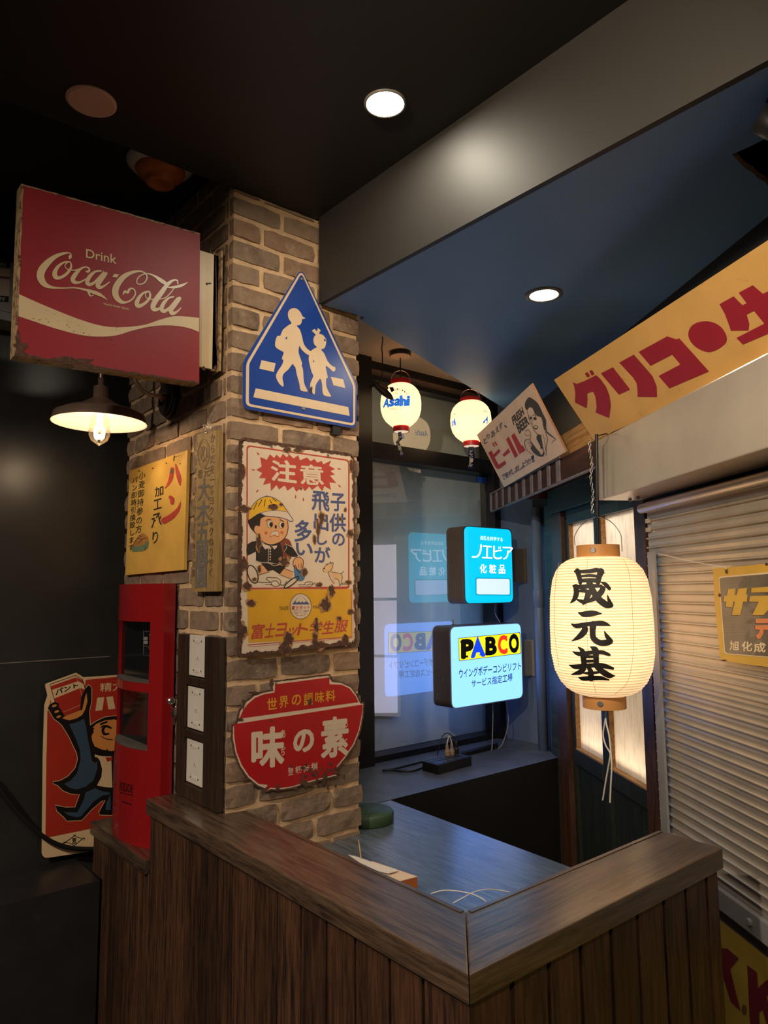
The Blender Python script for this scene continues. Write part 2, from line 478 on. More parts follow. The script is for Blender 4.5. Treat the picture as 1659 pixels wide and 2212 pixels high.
b = MB(); b.box((-3, 2.75, 0), (1.44, 2.86, ZU+.012)); b.box((-3, 2.7486, 1.4155), (.96, 2.7502, 1.4185), plain('scratch_line', '#6e6860', .6)); b.m = [0]*6+[1]*6
b.mats = [M['wall_dark'], MATS['scratch_line']]; struct(b.build('wall_rear'))
b = MB(); b.box((-3.1, -2.4, 0), (-3, 2.86, ZU+.012)); struct(b.build('wall_left', mat=M['wall_dark']))
b = MB(); b.box((-3, -2.5, 0), (3.6, -2.4, ZU+.012)); struct(b.build('wall_back', mat=M['wall_dark']))
b = MB(); b.box((2.845, 2.13, 0), (2.96, 2.75, ZP)); struct(b.build('wall_right', mat=M['wall_blue']))
# slanted wall: above the screen, and behind the shutter
b = MB(); b.wbox(-.42, 5.2, -.06, 0, 1.955, ZU+.012, M['black_paint']); b.wbox(.955, 5.2, -.06, 0, .82, 1.955, M['void'])
b.wbox(.955, 5.2, -.06, .03, 0, .82, plain('cement_block', '#57504a', .85, var=.25, scale=20, bump=.3))
b.wbox(-.42, 1.0, -.40, -.34, 0, 1.955, M['recess_paint'])
struct(b.build('wall_shutter'))
# dark bench along the rear wall
b = MB(); b.box((-3, 2.472, 0), (.853, 2.75, .728)); struct(b.build('trim_2', mat=plain('bench_paint', '#211f1f', .4, var=.2, scale=10, dirt=('#37342f', .35, 20))))
# window ledge
b = MB(); b.prism([(1.36, 2.03, 0), (2.69, 2.03, 0), (2.845, 2.262, 0), (2.845, 2.60, 0), (1.36, 2.60, 0)], (0, 0, .911), M['ledge'], side=M['black_paint']); struct(b.build('trim_1'))

# ---------------------------------------------------------------- brick pillar
XL, YF = .949, 1.813
t = NT('tumbled_brick'); v = t.coord()
geo = t.n('ShaderNodeNewGeometry')
isl = t.ramp(geo.outputs['Random Per Island'], [(0, lin('#5c4a40')), (.35, lin('#7c6454')), (.6, lin('#8a7260')), (.85, lin('#6d5a4e')), (1, lin('#8d6852'))])
nz = t.noise(v, 22, 8, .7); spk = t.noise(v, 160, 3, .8)
c1 = t.mix(t.ramp(nz, [(.35, (0,0,0,1)), (.75, (1,1,1,1))]), isl, lin('#9c856d'))
c2 = t.mix(t.ramp(spk, [(.64, (0,0,0,1)), (.72, (1,1,1,1))]), c1, lin('#3d332d'))
c3 = t.mix(t.ramp(t.noise(v, 9, 6, .75), [(.56, (0,0,0,1)), (.70, (.6,.6,.6,1))]), c2, lin('#b8a58e'))
t.l(c3, t.b.inputs['Base Color']); t.b.inputs['Roughness'].default_value = .85
t.bump(t.mix(.4, t.noise(v, 60, 8, .75), spk), .85, .004); M['brick'] = t.m
M['mortar'] = plain('sandy_mortar', '#cfae88', .9, var=.16, scale=40, bump=.7)
b = MB()
b.box((XL+.007, YF+.007, .7), (1.408, 2.60, ZU+.012), M['mortar'])
def brick(a, c, seed):
    r = random.Random(seed); x0, y0, z0 = a; x1, y1, z1 = c
    j = lambda s=.0016: r.uniform(-s, s)
    nx, ny, nzv = (max(1, round((q1-q0)/.03)) for q0, q1 in ((x0, x1), (y0, y1), (z0, z1)))
    # a lattice box with ragged surface
    idx = {}; vv = []; ff = []
    def vert(i, jj, k):
        if (i, jj, k) not in idx:
            fx, fy, fz = i/nx, jj/ny, k/nzv
            q = [x0+(x1-x0)*fx, y0+(y1-y0)*fy, z0+(z1-z0)*fz]
            ex = (i in (0, nx)) + (jj in (0, ny)) + (k in (0, nzv))
            s_ = .0022 if ex >= 2 else .0009
            ins = .003 if ex >= 3 else (.0012 if ex == 2 else 0)
            for d, (lo, hi) in enumerate(((x0, x1), (y0, y1), (z0, z1))):
                q[d] += j(s_) + (ins if abs(q[d]-lo) < 1e-6 else (-ins if abs(q[d]-hi) < 1e-6 else 0))
            idx[(i, jj, k)] = len(vv); vv.append(q)
        return idx[(i, jj, k)]
    for k in (0, nzv):
        for i in range(nx):
            for jj in range(ny): ff.append((vert(i,jj,k), vert(i+1,jj,k), vert(i+1,jj+1,k), vert(i,jj+1,k)))
    for i in (0, nx):
        for jj in range(ny):
            for k in range(nzv): ff.append((vert(i,jj,k), vert(i,jj+1,k), vert(i,jj+1,k+1), vert(i,jj,k+1)))
    for jj in (0, ny):
        for i in range(nx):
            for k in range(nzv): ff.append((vert(i,jj,k), vert(i+1,jj,k), vert(i+1,jj,k+1), vert(i,jj,k+1)))
    b.add(vv, ff, M['brick'], False)
PIT, G = .0674, .0062
k0 = -4
for k in range(k0, 28):
    z0 = 1.0643 + PIT*k + G; z1 = 1.0643 + PIT*(k+1) - G
    top = ZC if True else ZU
    odd = k % 2
    zr = min(z1, ZC-.002)
    if z0 < ZC-.01:
        js = [XL+.002, 1.12, 1.305, 1.417] if odd else [XL+.002, 1.05, 1.245, 1.417]
        if zr > ZS and z0 < ZS+.001: pass
        for i in range(3):
            brick((js[i]+(G if i else .001), YF+random.uniform(-.001, .002), z0), (js[i+1]-(G if i < 2 else random.uniform(-.003, .006)), YF+.03, zr), k*7+i)
    zl = min(z1, ZU+.008)
    if z0 < ZU-.005:
        ys = [YF+.032, 1.868, 2.066, 2.262, 2.458, 2.612] if odd else [YF+.032, 1.965, 2.163, 2.36, 2.54, 2.612]
        for i in range(5):
            brick((XL+random.uniform(-.001, .002), ys[i]+G*.8, z0), (XL+.03, ys[i+1]-(G if i < 4 else random.uniform(-.004, .006)), zl), 900+k*7+i)
        brick((XL+random.uniform(.002, .005), YF+.002, z0), (XL+.028, YF+.030, min(zl, ZC-.002)), 1900+k)
struct(b.build('wall_pillar'))

# ---------------------------------------------------------------- window
YW = 2.52
win = thing('window_1', 'tall black framed shop window with a transom, beside the pillar', 'window', (2.4, YW, .911)); win['kind'] = 'structure'
b = MB()
b.box((1.90, 2.45, .911), (1.985, 2.56, ZP)); b.box((2.80, 2.46, .911), (2.8445, 2.56, ZP))
b.box((1.985, 2.485, .911), (2.80, 2.56, .938)); b.box((1.985, 2.47, 2.245), (2.80, 2.56, 2.318))
b.box((1.985, 2.49, 2.612), (2.80, 2.56, 2.634)); b.box((1.985, 2.49, 2.676), (2.80, 2.56, ZP))
b.build('window_frame', win, M['frame_black'], bevel=.002)
b = MB(); b.box((1.985, 2.525, 2.634), (2.80, 2.55, 2.676)); b.build('reflection_band', win, plain('reflection_beige', '#8a7c70', .5))  # beige band stands in for a reflection between the head bars
t = NT('window_glass'); tr = t.n('ShaderNodeBsdfTransparent'); gl = t.n('ShaderNodeBsdfGlossy'); gl.inputs['Roughness'].default_value = .0
tr.inputs[0].default_value = (.95, .97, .96, 1)
lw = t.n('ShaderNodeLayerWeight'); lw.inputs[0].default_value = .5; fr = t.n('ShaderNodeMath', operation='POWER'); fr.inputs[1].default_value = 3.0; t.l(lw.outputs['Facing'], fr.inputs[0])
mx = t.n('ShaderNodeMixShader'); mr = t.n('ShaderNodeMapRange'); mr.inputs[3].default_value = .20; mr.inputs[4].default_value = .9
t.l(fr.outputs[0], mr.inputs[0]); t.l(mr.outputs[0], mx.inputs[0]); t.l(tr.outputs[0], mx.inputs[1]); t.l(gl.outputs[0], mx.inputs[2]); t.l(mx.outputs[0], t.out.inputs[0])
M['glass'] = t.m
for z0, z1 in ((.938, 2.245), (2.318, 2.612)):
    b = MB(); b.add([(1.985, YW, z0), (2.80, YW, z0), (2.80, YW, z1), (1.985, YW, z1)], [(0, 1, 2, 3)]); b.build('pane', win, M['glass'])
b = MB(); b.box((1.46, 2.60, .93), (2.90, 2.62, ZP)); struct(b.build('wall_window_backing', mat=plain('frosted_film', '#c8d0d0', .55, var=.05, scale=3)))
# papers taped behind the glass; the panels get an added glow to look bright
pp = py_(2.56); M['paper'] = glow('glowing_paper', '#e9e4f2', .34); M['paper2'] = plain('cream_paper', '#e6e0d2', .6, var=.02)
papers = thing('poster', 'white paper sheet in three panels with an added glow, behind the window glass', 'poster', pp.P(822, 1545))
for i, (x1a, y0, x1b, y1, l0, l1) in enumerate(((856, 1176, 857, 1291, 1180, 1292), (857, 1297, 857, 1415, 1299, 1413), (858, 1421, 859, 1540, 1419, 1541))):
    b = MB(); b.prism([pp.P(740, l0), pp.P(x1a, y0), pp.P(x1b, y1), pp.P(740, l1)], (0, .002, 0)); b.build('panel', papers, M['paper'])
b = MB(); q = py_(2.566); b.prism([q.P(740, 1405), q.P(864, 1415), q.P(866, 1548), q.P(740, 1545)], (0, .002, 0)); b.build('backing_sheet', papers, M['paper2'])
b = MB(); q = py_(2.515); b.prism([q.P(x, y) for x, y in jag([(1032, 1030), (1060, 1032), (1059, 1045), (1031, 1042)], 1.2, 5, 3)], (0, -.001, 0))
tag(b.build('tape', mat=plain('blue_tape', '#1f55b8', .6)), 'torn strip of blue masking tape at the upper right of the window glass', 'tape')
b = MB(); q = py_(2.515); b.prism([q.P(x, y) for x, y in ((893, 1012), (909, 1015), (908, 1022), (893, 1019))], (0, -.001, 0)); b.prism([q.P(x, y) for x, y in jag([(876, 1009), (892, 1012), (891, 1018), (883, 1014)], .8, 4, 5)], (0, -.001, 0))
tag(b.build('sticker', mat=M['white_plastic']), 'torn white sticker left on the glass just below the transom', 'sticker')

# drain pipe in the corner
b = MB(); c = W(-.135, .025, 0); b.lathe([(.0, .911), (.023, .911), (.023, 2.04), (0, 2.04)], (c[0], c[1], 0), n=24); b.lathe([(.023, 1.565), (.027, 1.568), (.027, 1.64), (.025, 1.648), (.023, 1.65)], (c[0], c[1], 0), n=24)
tag(b.build('drain_pipe', mat=M['wall_blue']), 'slate painted vertical drain pipe with a coupling, standing on the window ledge', 'pipe')
# ================================================================ ceiling fittings
lens = glow('downlight_lens', '#fff3da', E_DOWN)
def downlight(pl, px, py, r, label, trim=.012):
    c = pl.P(px, py); t_ = thing('recessed_downlight', label, 'ceiling light', c)
    b = MB(); b.lathe([(r, .0), (r+trim, .0), (r+trim, -.003), (r+.002, -.005), (r, -.004)], c, mat=M['trim_grey'], n=40); b.build('trim_ring', t_)
    b = MB(); b.lathe([(0, -.0025), (r, -.0025)], c, mat=lens, n=40); b.build('lens', t_)
M['trim_grey'] = plain('trim_grey', '#77736c', .4)
downlight(pz_(ZC), 832, 223, .046, 'round lit recessed light in the black ceiling in front of the brick pillar', .006)
downlight(pz_(ZS), 1175, 636, .043, 'round lit recessed light in the blue-lit soffit above the paper lanterns', .014)
c = pz_(ZC).P(197.5, 218); b = MB(); b.lathe([(0, -.006), (.052, -.006), (.058, -.003), (.058, 0), (0, 0)], c, n=40, smooth=False)
tag(b.build('cover_plate', mat=plain('blush_cover', '#d2ab98', .6, var=.03)), 'round unlit pinkish cover disc on the black ceiling', 'cover plate')
sd = np.array((.800, 1.99, ZU+.012)); t_ = thing('smoke_detector', 'white smoke detector wearing an orange dust cap, hung from the raised ceiling', 'smoke detector', sd)
b = MB(); b.lathe([(0, 0), (.098, 0), (.098, -.006), (.084, -.020), (.070, -.026), (0, -.026)], sd, n=40); b.build('base', t_, M['white_plastic'], smooth=True)
b = MB(); b.lathe([(.072, -.012), (.073, -.026), (.066, -.040), (.050, -.050), (.043, -.053), (.042, -.066), (.037, -.070), (.026, -.070), (.023, -.068), (0, -.068)], sd, n=40)
b.build('dust_cap', t_, plain('orange_cap', '#c8702a', .45, var=.08), smooth=True)
# spotlight by the opening in the soffit
c = pz_(ZS).P(1678, 214); t_ = thing('spotlight', 'black spotlight with a bluish glint by the hole in the soffit', 'spotlight', c)
b = MB(); b.disc(c, (0,0,-1), .018, .02, M['black_plastic']); b.tube([c-(0,0,.02), c-(0,0,.035)], .006, M['black_plastic']); b.lathe([(0, -.04), (.026, -.04), (.028, .05), (0, .05)], c-np.array((0,0,.055)), axis=(.5,-.6,-.5), mat=M['black_plastic'], n=24); b.build('body', t_)
b = MB(); b.box(c+(-.022,.014,-.052), c+(-.014,.024,-.036)); b.build('glint_block', t_, plain('glint_blue', '#7e94ad', .3, metal=.4))  # bluish glint on the spotlight, put in as a coloured block

# ================================================================ enamel and tin drink sign on the pillar's left flank
YK = 1.874; pk = py_(YK-.022)
M['coke_red'] = plain('worn_red_enamel', '#94202a', .5, var=.12, scale=6, coat=0, dirt=('#5a1815', .27, 18))
M['cream'] = plain('aged_cream_enamel', '#dcc39c', .33, var=.06, scale=8, dirt=('#6b4f33', .24, 40))
M['tin_edge'] = plain('rusty_cream_edge', '#a58a63', .7, var=.3, scale=40, dirt=('#4a301d', .5, 50))
sg = thing('drink_sign', 'red two-sided drink sign with white script and wave, jutting from the brick pillar', 'sign', (XL, YK, 2.24))
b = MB(); a0, a1 = pk.P(46, 396.5), pk.P(432, 504); a2, a3 = pk.P(430.4, 829), pk.P(31, 768)
xl, xr, zb, zt = (a0[0]+a3[0])/2, (a1[0]+a2[0])/2, (a2[2]+a3[2])/2, (a0[2]+a1[2])/2
cor = [a3, a2, a1, a0]
b.prism(cor, (0, .044, 0), M['coke_red'], side=M['tin_edge'])
z = zm(60, 520, 4.366); z1 = zm(0, 300, 3.16)
# edge wear
for e, sd_ in (((a0, a1), 1), ((a0, a3), 2), ((a3, a2), 3)): pass
b.art(pk, jag([(46.5, 397), (432, 504), (432, 507), (50, 401)], 1.0, 9, 1), .0006, M['tin_edge'])
b.art(pk, jag([(46.5, 397), (51, 399), (36, 768), (31, 767.5)], 1.0, 9, 2), .0006, M['tin_edge'])
b.art(pk, jag([(31, 767.5), (35, 753), (60, 766), (110, 775), (190, 786), (222, 792), (300, 806), (430, 824), (430.4, 829), (300, 809), (160, 788)], 2.0, 7, 3), .0006, M['rust'])
for q in ((38, 735, 5, 20, 5), (45, 748, 14, 10, 6), (140, 776, 26, 6, 7), (175, 780, 30, 5, 8)): b.art(pk, blob(*q), .0009, M['rust'])
# wave
wave_t = z1((130,1060),(330,1148),(560,1238),(720,1280),(860,1284),(990,1268),(1090,1235),(1180,1212),(1260,1212),(1359,1222))
wave_b = z1((1359,1318),(1290,1292),(1200,1276),(1100,1274),(1010,1284),(900,1310),(800,1340),(690,1350),(560,1340),(380,1295),(126,1210))
b.art(pk, spline(wave_t, 1, 5)[0] + spline(wave_b, 1, 5)[0], .0007, M['cream'])
L = lambda pts, wd, s_=5: b.stroke(pk, z(*pts), [q/4.366 for q in wd], .0010, M['cream'], s_)
# script lettering
L([(395,165),(400,150),(408,130),(385,115),(330,122),(260,150),(190,205),(140,265),(120,320),(130,370),(165,415),(230,440),(330,447),(440,444),(540,462),(640,492),(700,520),(752,560)], [20,34,12,14,26,40,60,72,74,66,48,24,12,12,22,34,24,2])
L([(560,462),(575,490),(590,520),(625,512)], [10,22,12,4])
L([(395,200),(340,205),(285,245),(255,300),(262,340),(300,350),(350,325),(390,285),(410,240),(395,200),(360,218),(352,245),(380,272),(440,278),(480,270)], [14,18,30,44,44,30,28,26,18,12,9,8,9,11,14])
L([(550,290),(572,290),(580,265),(545,248),(500,265),(455,310),(425,360),(440,390),(490,392),(550,360)], [14,24,16,14,22,38,44,36,20,12])
L([(690,285),(640,290),(590,330),(560,385),(575,412),(620,400),(670,350),(715,295)], [16,20,36,40,34,26,22,16])
L([(735,310),(690,370),(660,415),(675,440),(715,430),(770,390)], [34,42,44,36,20,10])
b.art(pk, z((818,312),(862,318),(840,348),(796,340)), .001, M['cream'])
L([(895,515),(915,480),(945,490),(955,462),(985,450),(1010,470),(1012,510),(980,555),(930,580),(880,575),(835,530),(825,470),(850,405),(905,340),(980,300),(1060,288),(1110,310),(1125,350),(1100,395),(1055,412),(1028,395),(1040,350),(1085,318),(1140,312),(1200,335),(1250,370),(1295,400)], [2,26,20,22,14,12,14,16,18,36,54,62,58,48,30,16,12,12,11,10,10,10,10,12,20,36,34])
L([(1320,440),(1380,438),(1440,425),(1480,408),(1510,390)], [10,22,26,16,2])
L([(1140,478),(1095,490),(1050,535),(1028,590),(1045,615),(1090,600),(1135,560),(1155,515),(1140,478),(1110,500),(1115,535),(1160,552),(1220,552)], [14,18,32,44,40,28,24,20,14,8,8,9,10])
L([(1415,405),(1410,375),(1375,372),(1320,410),(1260,490),(1205,565),(1180,620),(1195,648),(1240,640),(1290,590)], [12,12,18,34,46,50,48,40,22,12])
L([(1215,552),(1290,540),(1340,500),(1385,440)], [9,9,9,8])
L([(1375,528),(1330,540),(1285,585),(1262,640),(1285,664),(1330,640),(1385,575),(1410,540)], [14,18,34,40,36,26,20,14])
L([(1430,545),(1385,605),(1350,655),(1365,685),(1405,670),(1446,632)], [36,42,44,38,20,8])
b.text(pk, 'Drink', z((550,76),(838,134),(838,220),(548,158)), .001, M['cream'], .012)
b.text(pk, 'TRADE MARK REGD.', z((710,585),(958,638),(957,656),(708,603)), .001, M['cream'], .01)
for i in range(26):
    r = random.Random(i); x = r.uniform(50, 260); y = 655+(x-45)*.27+r.uniform(-4, 38)
    b.art(pk, blob(x, y, r.uniform(.5, 1.8), r.uniform(.4, .9), i, 8), .0013, M['rust'])
b.build('panel', sg)
pf = py_(YK-.004); b = MB()
f0, f1 = pf.P(430, 540), pf.P(471, 800); b.box((xr-.001, YK-.004, f1[2]), (XL-.012, YK+.004, f0[2]), M['cream'])
for q in ((467, 640, 1.6, 90, 5), (468, 700, 2, 60, 6), (466, 795, 6, 6, 7), (440, 796, 5, 4, 8), (453, 612, 4, 2, 9), (447, 613, 2, 3, 10)): b.art(pf, blob(*q, k=26, rough=.5), .0006, M['rust'])
b.build('mounting_plate', sg)
b = MB(); b.box((XL-.014, YK-.020, f1[2]-.006), (XL-.008, YK+.03, f0[2]+.012), M['tin_edge']); b.box((XL-.03, YK-.004, f1[2]-.004), (XL-.012, YK+.006, f0[2]+.008), M['tin_edge'])
b.build('wall_flange', sg, bevel=.001)
for z_ in (f0[2]-.02, f1[2]+.03):
    b = MB(); b.disc((XL-.014, YK-.012, z_), (-1, 0, 0), .004, .003, M['screw'], 10); b.build('screw', sg)

# ================================================================ gooseneck wall lamp
YP = 2.221; pl = py_(YP); lp = thing('wall_lamp', 'bronze gooseneck wall lamp with a wide shade and glowing filament bulb', 'lamp', (XL, YP, 2.287))
M['bronze'] = plain('brushed_bronze', '#94786a', .36, metal=.55, var=.1)
M['bronze_dark'] = plain('dark_bronze', '#4a3f3a', .35, metal=.6, var=.1)
M['shade_in'] = plain('shade_white_lining', '#e8dccb', .5, var=.03)
b = MB(); b.lathe([(0, 0), (.064, 0), (.066, .012), (.060, .020), (.048, .022), (.044, .016), (0, .016)], (XL, YP, 2.287), (-1, 0, 0), M['bronze_dark'], 40); b.build('backplate', lp)
lx, lz = .722, 2.281
b = MB(); arm = [(XL-.016, YP, 2.287), (.905, YP, 2.286), (.868, YP, 2.289), (.842, YP, 2.305), (.825, YP, 2.335), (.818, YP, 2.39), (.805, YP, 2.43), (.778, YP, 2.452), (.75, YP, 2.445), (.728, YP, 2.415), (lx, YP, 2.37), (lx, YP, lz+.01)]
sm = [tuple(q) for q in np.array(spline([(p[0], p[2]) for p in arm], 1, 5)[0])]
b.tube([(x, YP, z_) for x, z_ in sm], .0065, M['bronze'], 12); b.tube([(XL-.018, YP, 2.287), (.912, YP, 2.286)], .010, M['bronze'], 14); b.build('arm', lp)
b = MB(); b.lathe([(0, 2.312), (.009, 2.312), (.009, 2.290), (.021, 2.284), (.022, 2.245), (.030, 2.240), (0, 2.24)], (lx, YP, 0), mat=M['bronze'], n=28); b.build('socket', lp)
b = MB(); b.lathe([(.024, 2.248), (.042, 2.236), (.066, 2.222), (.104, 2.210), (.132, 2.196), (.139, 2.170)], (lx, YP, 0), mat=M['bronze'], n=56); b.build('shade', lp)
b = MB(); b.lathe([(.022, 2.2455), (.041, 2.2335), (.065, 2.2195), (.103, 2.2075), (.130, 2.194), (.1375, 2.170), (.139, 2.170)], (lx, YP, 0), mat=M['shade_in'], n=56); b.build('shade_lining', lp)
t = NT('bulb_glass'); tr = t.n('ShaderNodeBsdfTransparent'); gl = t.n('ShaderNodeBsdfGlossy'); gl.inputs['Roughness'].default_value = .02; lw = t.n('ShaderNodeLayerWeight'); lw.inputs[0].default_value = .25
tr.inputs[0].default_value = (1, .96, .88, 1); mx = t.n('ShaderNodeMixShader'); t.l(lw.outputs['Facing'], mx.inputs[0]); t.l(tr.outputs[0], mx.inputs[1]); t.l(gl.outputs[0], mx.inputs[2]); t.l(mx.outputs[0], t.out.inputs[0])
b = MB(); b.lathe([(.014, 2.215), (.019, 2.200), (.027, 2.175), (.0315, 2.150), (.031, 2.132), (.024, 2.115), (.010, 2.106), (.004, 2.101), (0, 2.099)], (lx, YP, 0), mat=t.m, n=28)
bu = b.build('bulb', lp)
b = MB()
for k in range(6):
    a = 2*math.pi*k/6; b.tube([(lx+.006*math.cos(a), YP+.006*math.sin(a), 2.20), (lx+.010*math.cos(a+.3), YP+.010*math.sin(a+.3), 2.15)], .0016, glow('filament', '#ffd9a0', 60), 6)
b.lathe([(0, 2.128), (.010, 2.122), (.006, 2.112), (0, 2.110)], (lx, YP, 0), mat=M['chrome'], n=12)
b.build('filament', bu)
lamp('bulb_light', 'POINT', (lx, YP, 2.15), E_BULB, '#ffe6cc', lp, .02)
# ================================================================ things on the pillar's left flank
f_l = px_(XL-.012)
M['board_yellow'] = plain('ochre_board', '#dcb055', .5, var=.14, scale=7, dirt=('#7d5c26', .3, 30))
M['ink'] = plain('faded_black_ink', '#2c2420', .6, var=.2)
M['red_paint'] = plain('chipped_red_paint', '#b8443a', .55, var=.18, scale=30)
z = zm(250, 880, 5.026)
b = MB(); pl = f_l; q = z((150,690),(780,462),(738,1764),(103,1822))
b.prism([pl.P(*p) for p in q], (.010, 0, 0), M['board_yellow'])
L = lambda pts, wd, mt='ink', s_=5: b.stroke(pl, z(*pts), [k/5.026 for k in wd], .0008, M[mt], s_)
L([(612,665),(600,760),(570,830),(535,880)], [34,44,28,6], 'red_paint'); L([(650,620),(670,700),(690,780),(697,840)], [10,42,44,14], 'red_paint')
b.art(pl, z((600,668),(628,672),(612,720),(584,715)), .0012, plain('slate_ink', '#5b5a62', .6))
L([(592,975),(612,1000),(610,1035)], [40,50,40], 'red_paint'); L([(702,1025),(680,1100),(610,1180),(525,1230)], [6,34,60,66], 'red_paint')
for ch, (x, y, w_, h_) in zip('加工承り', ((470, 910, 95, 110), (455, 1050, 90, 110), (442, 1230, 115, 160), (428, 1410, 60, 130))):
    b.text(pl, ch, z((x-w_/2, y-h_/2-(-w_*.15)), (x+w_/2, y-h_/2-w_*.15), (x+w_/2, y+h_/2-w_*.15), (x-w_/2, y+h_/2+w_*.15)), .0008, M['ink'], .012)
b.vtext(pl, '小麦御持参の方', z((290, 690))[0], z((244, 1370))[0], (74/5.026, -16/5.026), .0008, M['ink'], .006)
b.vtext(pl, 'パン即時引換致します', z((210, 750))[0], z((164, 1560))[0], (64/5.026, -14/5.026), .0008, M['ink'], .006)
teal = plain('faded_teal_ink', '#6f8667', .6); bun = plain('bun_ink', '#b07a3f', .6, var=.2, scale=50)
b.art(pl, z((170,1510),(235,1510),(310,1490),(352,1440),(362,1475),(345,1530),(290,1562),(180,1568)), .0008, teal)
b.art(pl, smooth_poly(z((178,1510),(215,1440),(255,1385),(300,1368),(345,1400),(352,1445),(310,1490),(240,1512))), .0007, bun)
for s_ in ([(195,1480),(240,1420),(290,1440)], [(240,1480),(290,1430),(340,1420)], [(250,1395),(290,1400)], [(320,1500),(322,1555)]): L(s_, [5]*len(s_))
for x, y in ((402, 662), (550, 606), (250, 690), (700, 612)): b.art(pl, blob(*z((x, y))[0], 1.6, 1.4, x, 10), .0008, M['ink'])
L([(635,525),(628,580)], [10, 8]); L([(640,540),(700,520)], [4,3])
tag(b.build('signboard'), 'yellow painted board with red and black brush characters on the brick pillar', 'sign')

z = zm(250, 880, 5.026); pl = px_(XL-.024)
M['board_old'] = wood('weathered_tan_board', '#8a6c40', '#b3935c', 'z', .7, 1.0, bump=.2)
M['ink_tan'] = plain('worn_brown_ink', '#6d5637', .7, var=.2); M['ink_slate'] = plain('worn_slate_ink', '#6e6963', .7, var=.15, scale=40)
b = MB(); b.prism([pl.P(*p) for p in z((880,292),(1098,245),(1082,1998),(822,2002))], (.020, 0, 0), M['board_old'])
for rx, ry, wd in ((64, 155, 5), (52, 128, 3), (30, 80, 4)):
    b.stroke(pl, z(*[(953+rx*math.cos(a), 503+ry*math.sin(a)-rx*math.cos(a)*.15) for a in np.linspace(0, 2*math.pi, 20)[:-1]]), wd/5.026, .0008, M['ink_tan'], 2, True)
for s_ in ([(925,430),(945,470),(925,560)], [(965,430),(950,520),(975,580)], [(940,600),(960,560)], [(985,450),(990,540)]): b.stroke(pl, z(*s_), 8/5.026, .0008, M['ink_tan'])
b.text(pl, '元', z((958,665),(1025,650),(1020,745),(952,760)), .0008, M['ink_tan'], .01); b.text(pl, '祖', z((890,680),(942,668),(938,765),(886,775)), .0008, M['ink_tan'], .01)
for ch, (x0, y0, x1, y1) in zip('大木五臓圓', ((892,775,1020,1010), (880,1015,1020,1245), (878,1255,1008,1470), (872,1480,1004,1705), (868,1712,985,1960))):
    b.text(pl, ch, z((x0, y0+8), (x1, y0-8), (x1-4, y1-8), (x0-4, y1+2)), .0008, M['ink_slate'], .03)
b.vtext(pl, 'からだを一番ヨクキクねりやく', z((1052, 280))[0], z((1030, 1850))[0], (56/5.026, -8/5.026), .0008, M['ink_tan'], .012)
b.vtext(pl, 'のめばすぐきくせんきちゅうの薬', z((872, 340))[0], z((842, 1850))[0], (34/5.026, -5/5.026), .0008, M['ink_tan'], .006)
bd = b.build('plank_sign')
tag(bd, 'narrow weathered wooden plank sign with a column of faded grey characters on the pillar', 'sign')
b = MB(); b.tube([pl.P(*z(p)[0], .002) for p in ((1045,60),(1042,130),(1020,200),(1035,245))], .0012, M['chrome'], 6)
lp_ = [pl.P(*p, .004) for p in spline(z((1000,200),(960,190),(952,225),(970,275),(992,262),(985,215),(1020,205),(1050,215)), 1, 5)[0]]
b.tube(lp_, .0011, M['chrome'], 6)
b.build('hanging_wire', bd)

# ---------------------------------------------------------------- red fire cabinet
YA, YB_, ZB0, ZB1 = 2.136, 2.506, .8935, 1.679; ym = (YA+YB_)/2; hw = (YB_-YA)/2
M['fire_red'] = plain('fire_red_gloss', '#8f1519', .28, var=.06, scale=4, coat=.3)
M['smoked'] = plain('smoked_window', '#15171a', .12, var=.1)
def xf(y): return .906-.052*(1-((y-ym)/hw)**2)     # bowed front
cab = thing('fire_cabinet', 'tall red fire extinguisher cabinet with a bowed front and two dark windows', 'fire cabinet', (XL, ym, ZB0))
b = MB(); ys = np.linspace(YA, YB_, 17)
wins = [(1.375, 1.562), (1.175, 1.348)]
zs = [ZB0, 1.175, 1.348, 1.375, 1.562, ZB1]; ya, yb2 = YA+.048, YB_-.010
ys = sorted(set(list(np.linspace(YA, ya, 4)) + list(np.linspace(ya, yb2, 12)) + list(np.linspace(yb2, YB_, 3))))
for i in range(len(ys)-1):
    for k in range(5):
        yc_ = (ys[i]+ys[i+1])/2
        inw = k in (1, 3) and ya < yc_ < yb2
        if not inw: b.add([(xf(ys[i]), ys[i], zs[k]), (xf(ys[i+1]), ys[i+1], zs[k]), (xf(ys[i+1]), ys[i+1], zs[k+1]), (xf(ys[i]), ys[i], zs[k+1])], [(0,1,2,3)], smooth=True)
top = [(xf(y), y) for y in ys]
xw = XL-.004
for z_, rv in ((ZB0, 0), (ZB1, 1)): b.add([(x, y, z_) for x, y in top] + [(xw, YB_, z_), (xw, YA, z_)], [tuple(range(len(top)+2))])
b.box((.906, YA, ZB0), (xw, YA+.004, ZB1)); b.box((.906, YB_-.004, ZB0), (xw, YB_, ZB1)); b.box((xw-.003, YA, ZB0), (xw, YB_, ZB1))
for z0, z1 in ((1.175, 1.348), (1.375, 1.562)):     # window reveals
    n_ = [y for y in ys if ya-1e-6 <= y <= yb2+1e-6]
    for a_, c_ in zip(n_[:-1], n_[1:]):
        for zz in (z0, z1): b.add([(xf(a_), a_, zz), (xf(c_), c_, zz), (.912, c_, zz), (.912, a_, zz)], [(0,1,2,3)])
    for y in (ya, yb2): b.add([(xf(y), y, z0), (.912, y, z0), (.912, y, z1), (xf(y), y, z1)], [(0,1,2,3)])
cb = b.build('body', cab, M['fire_red'])
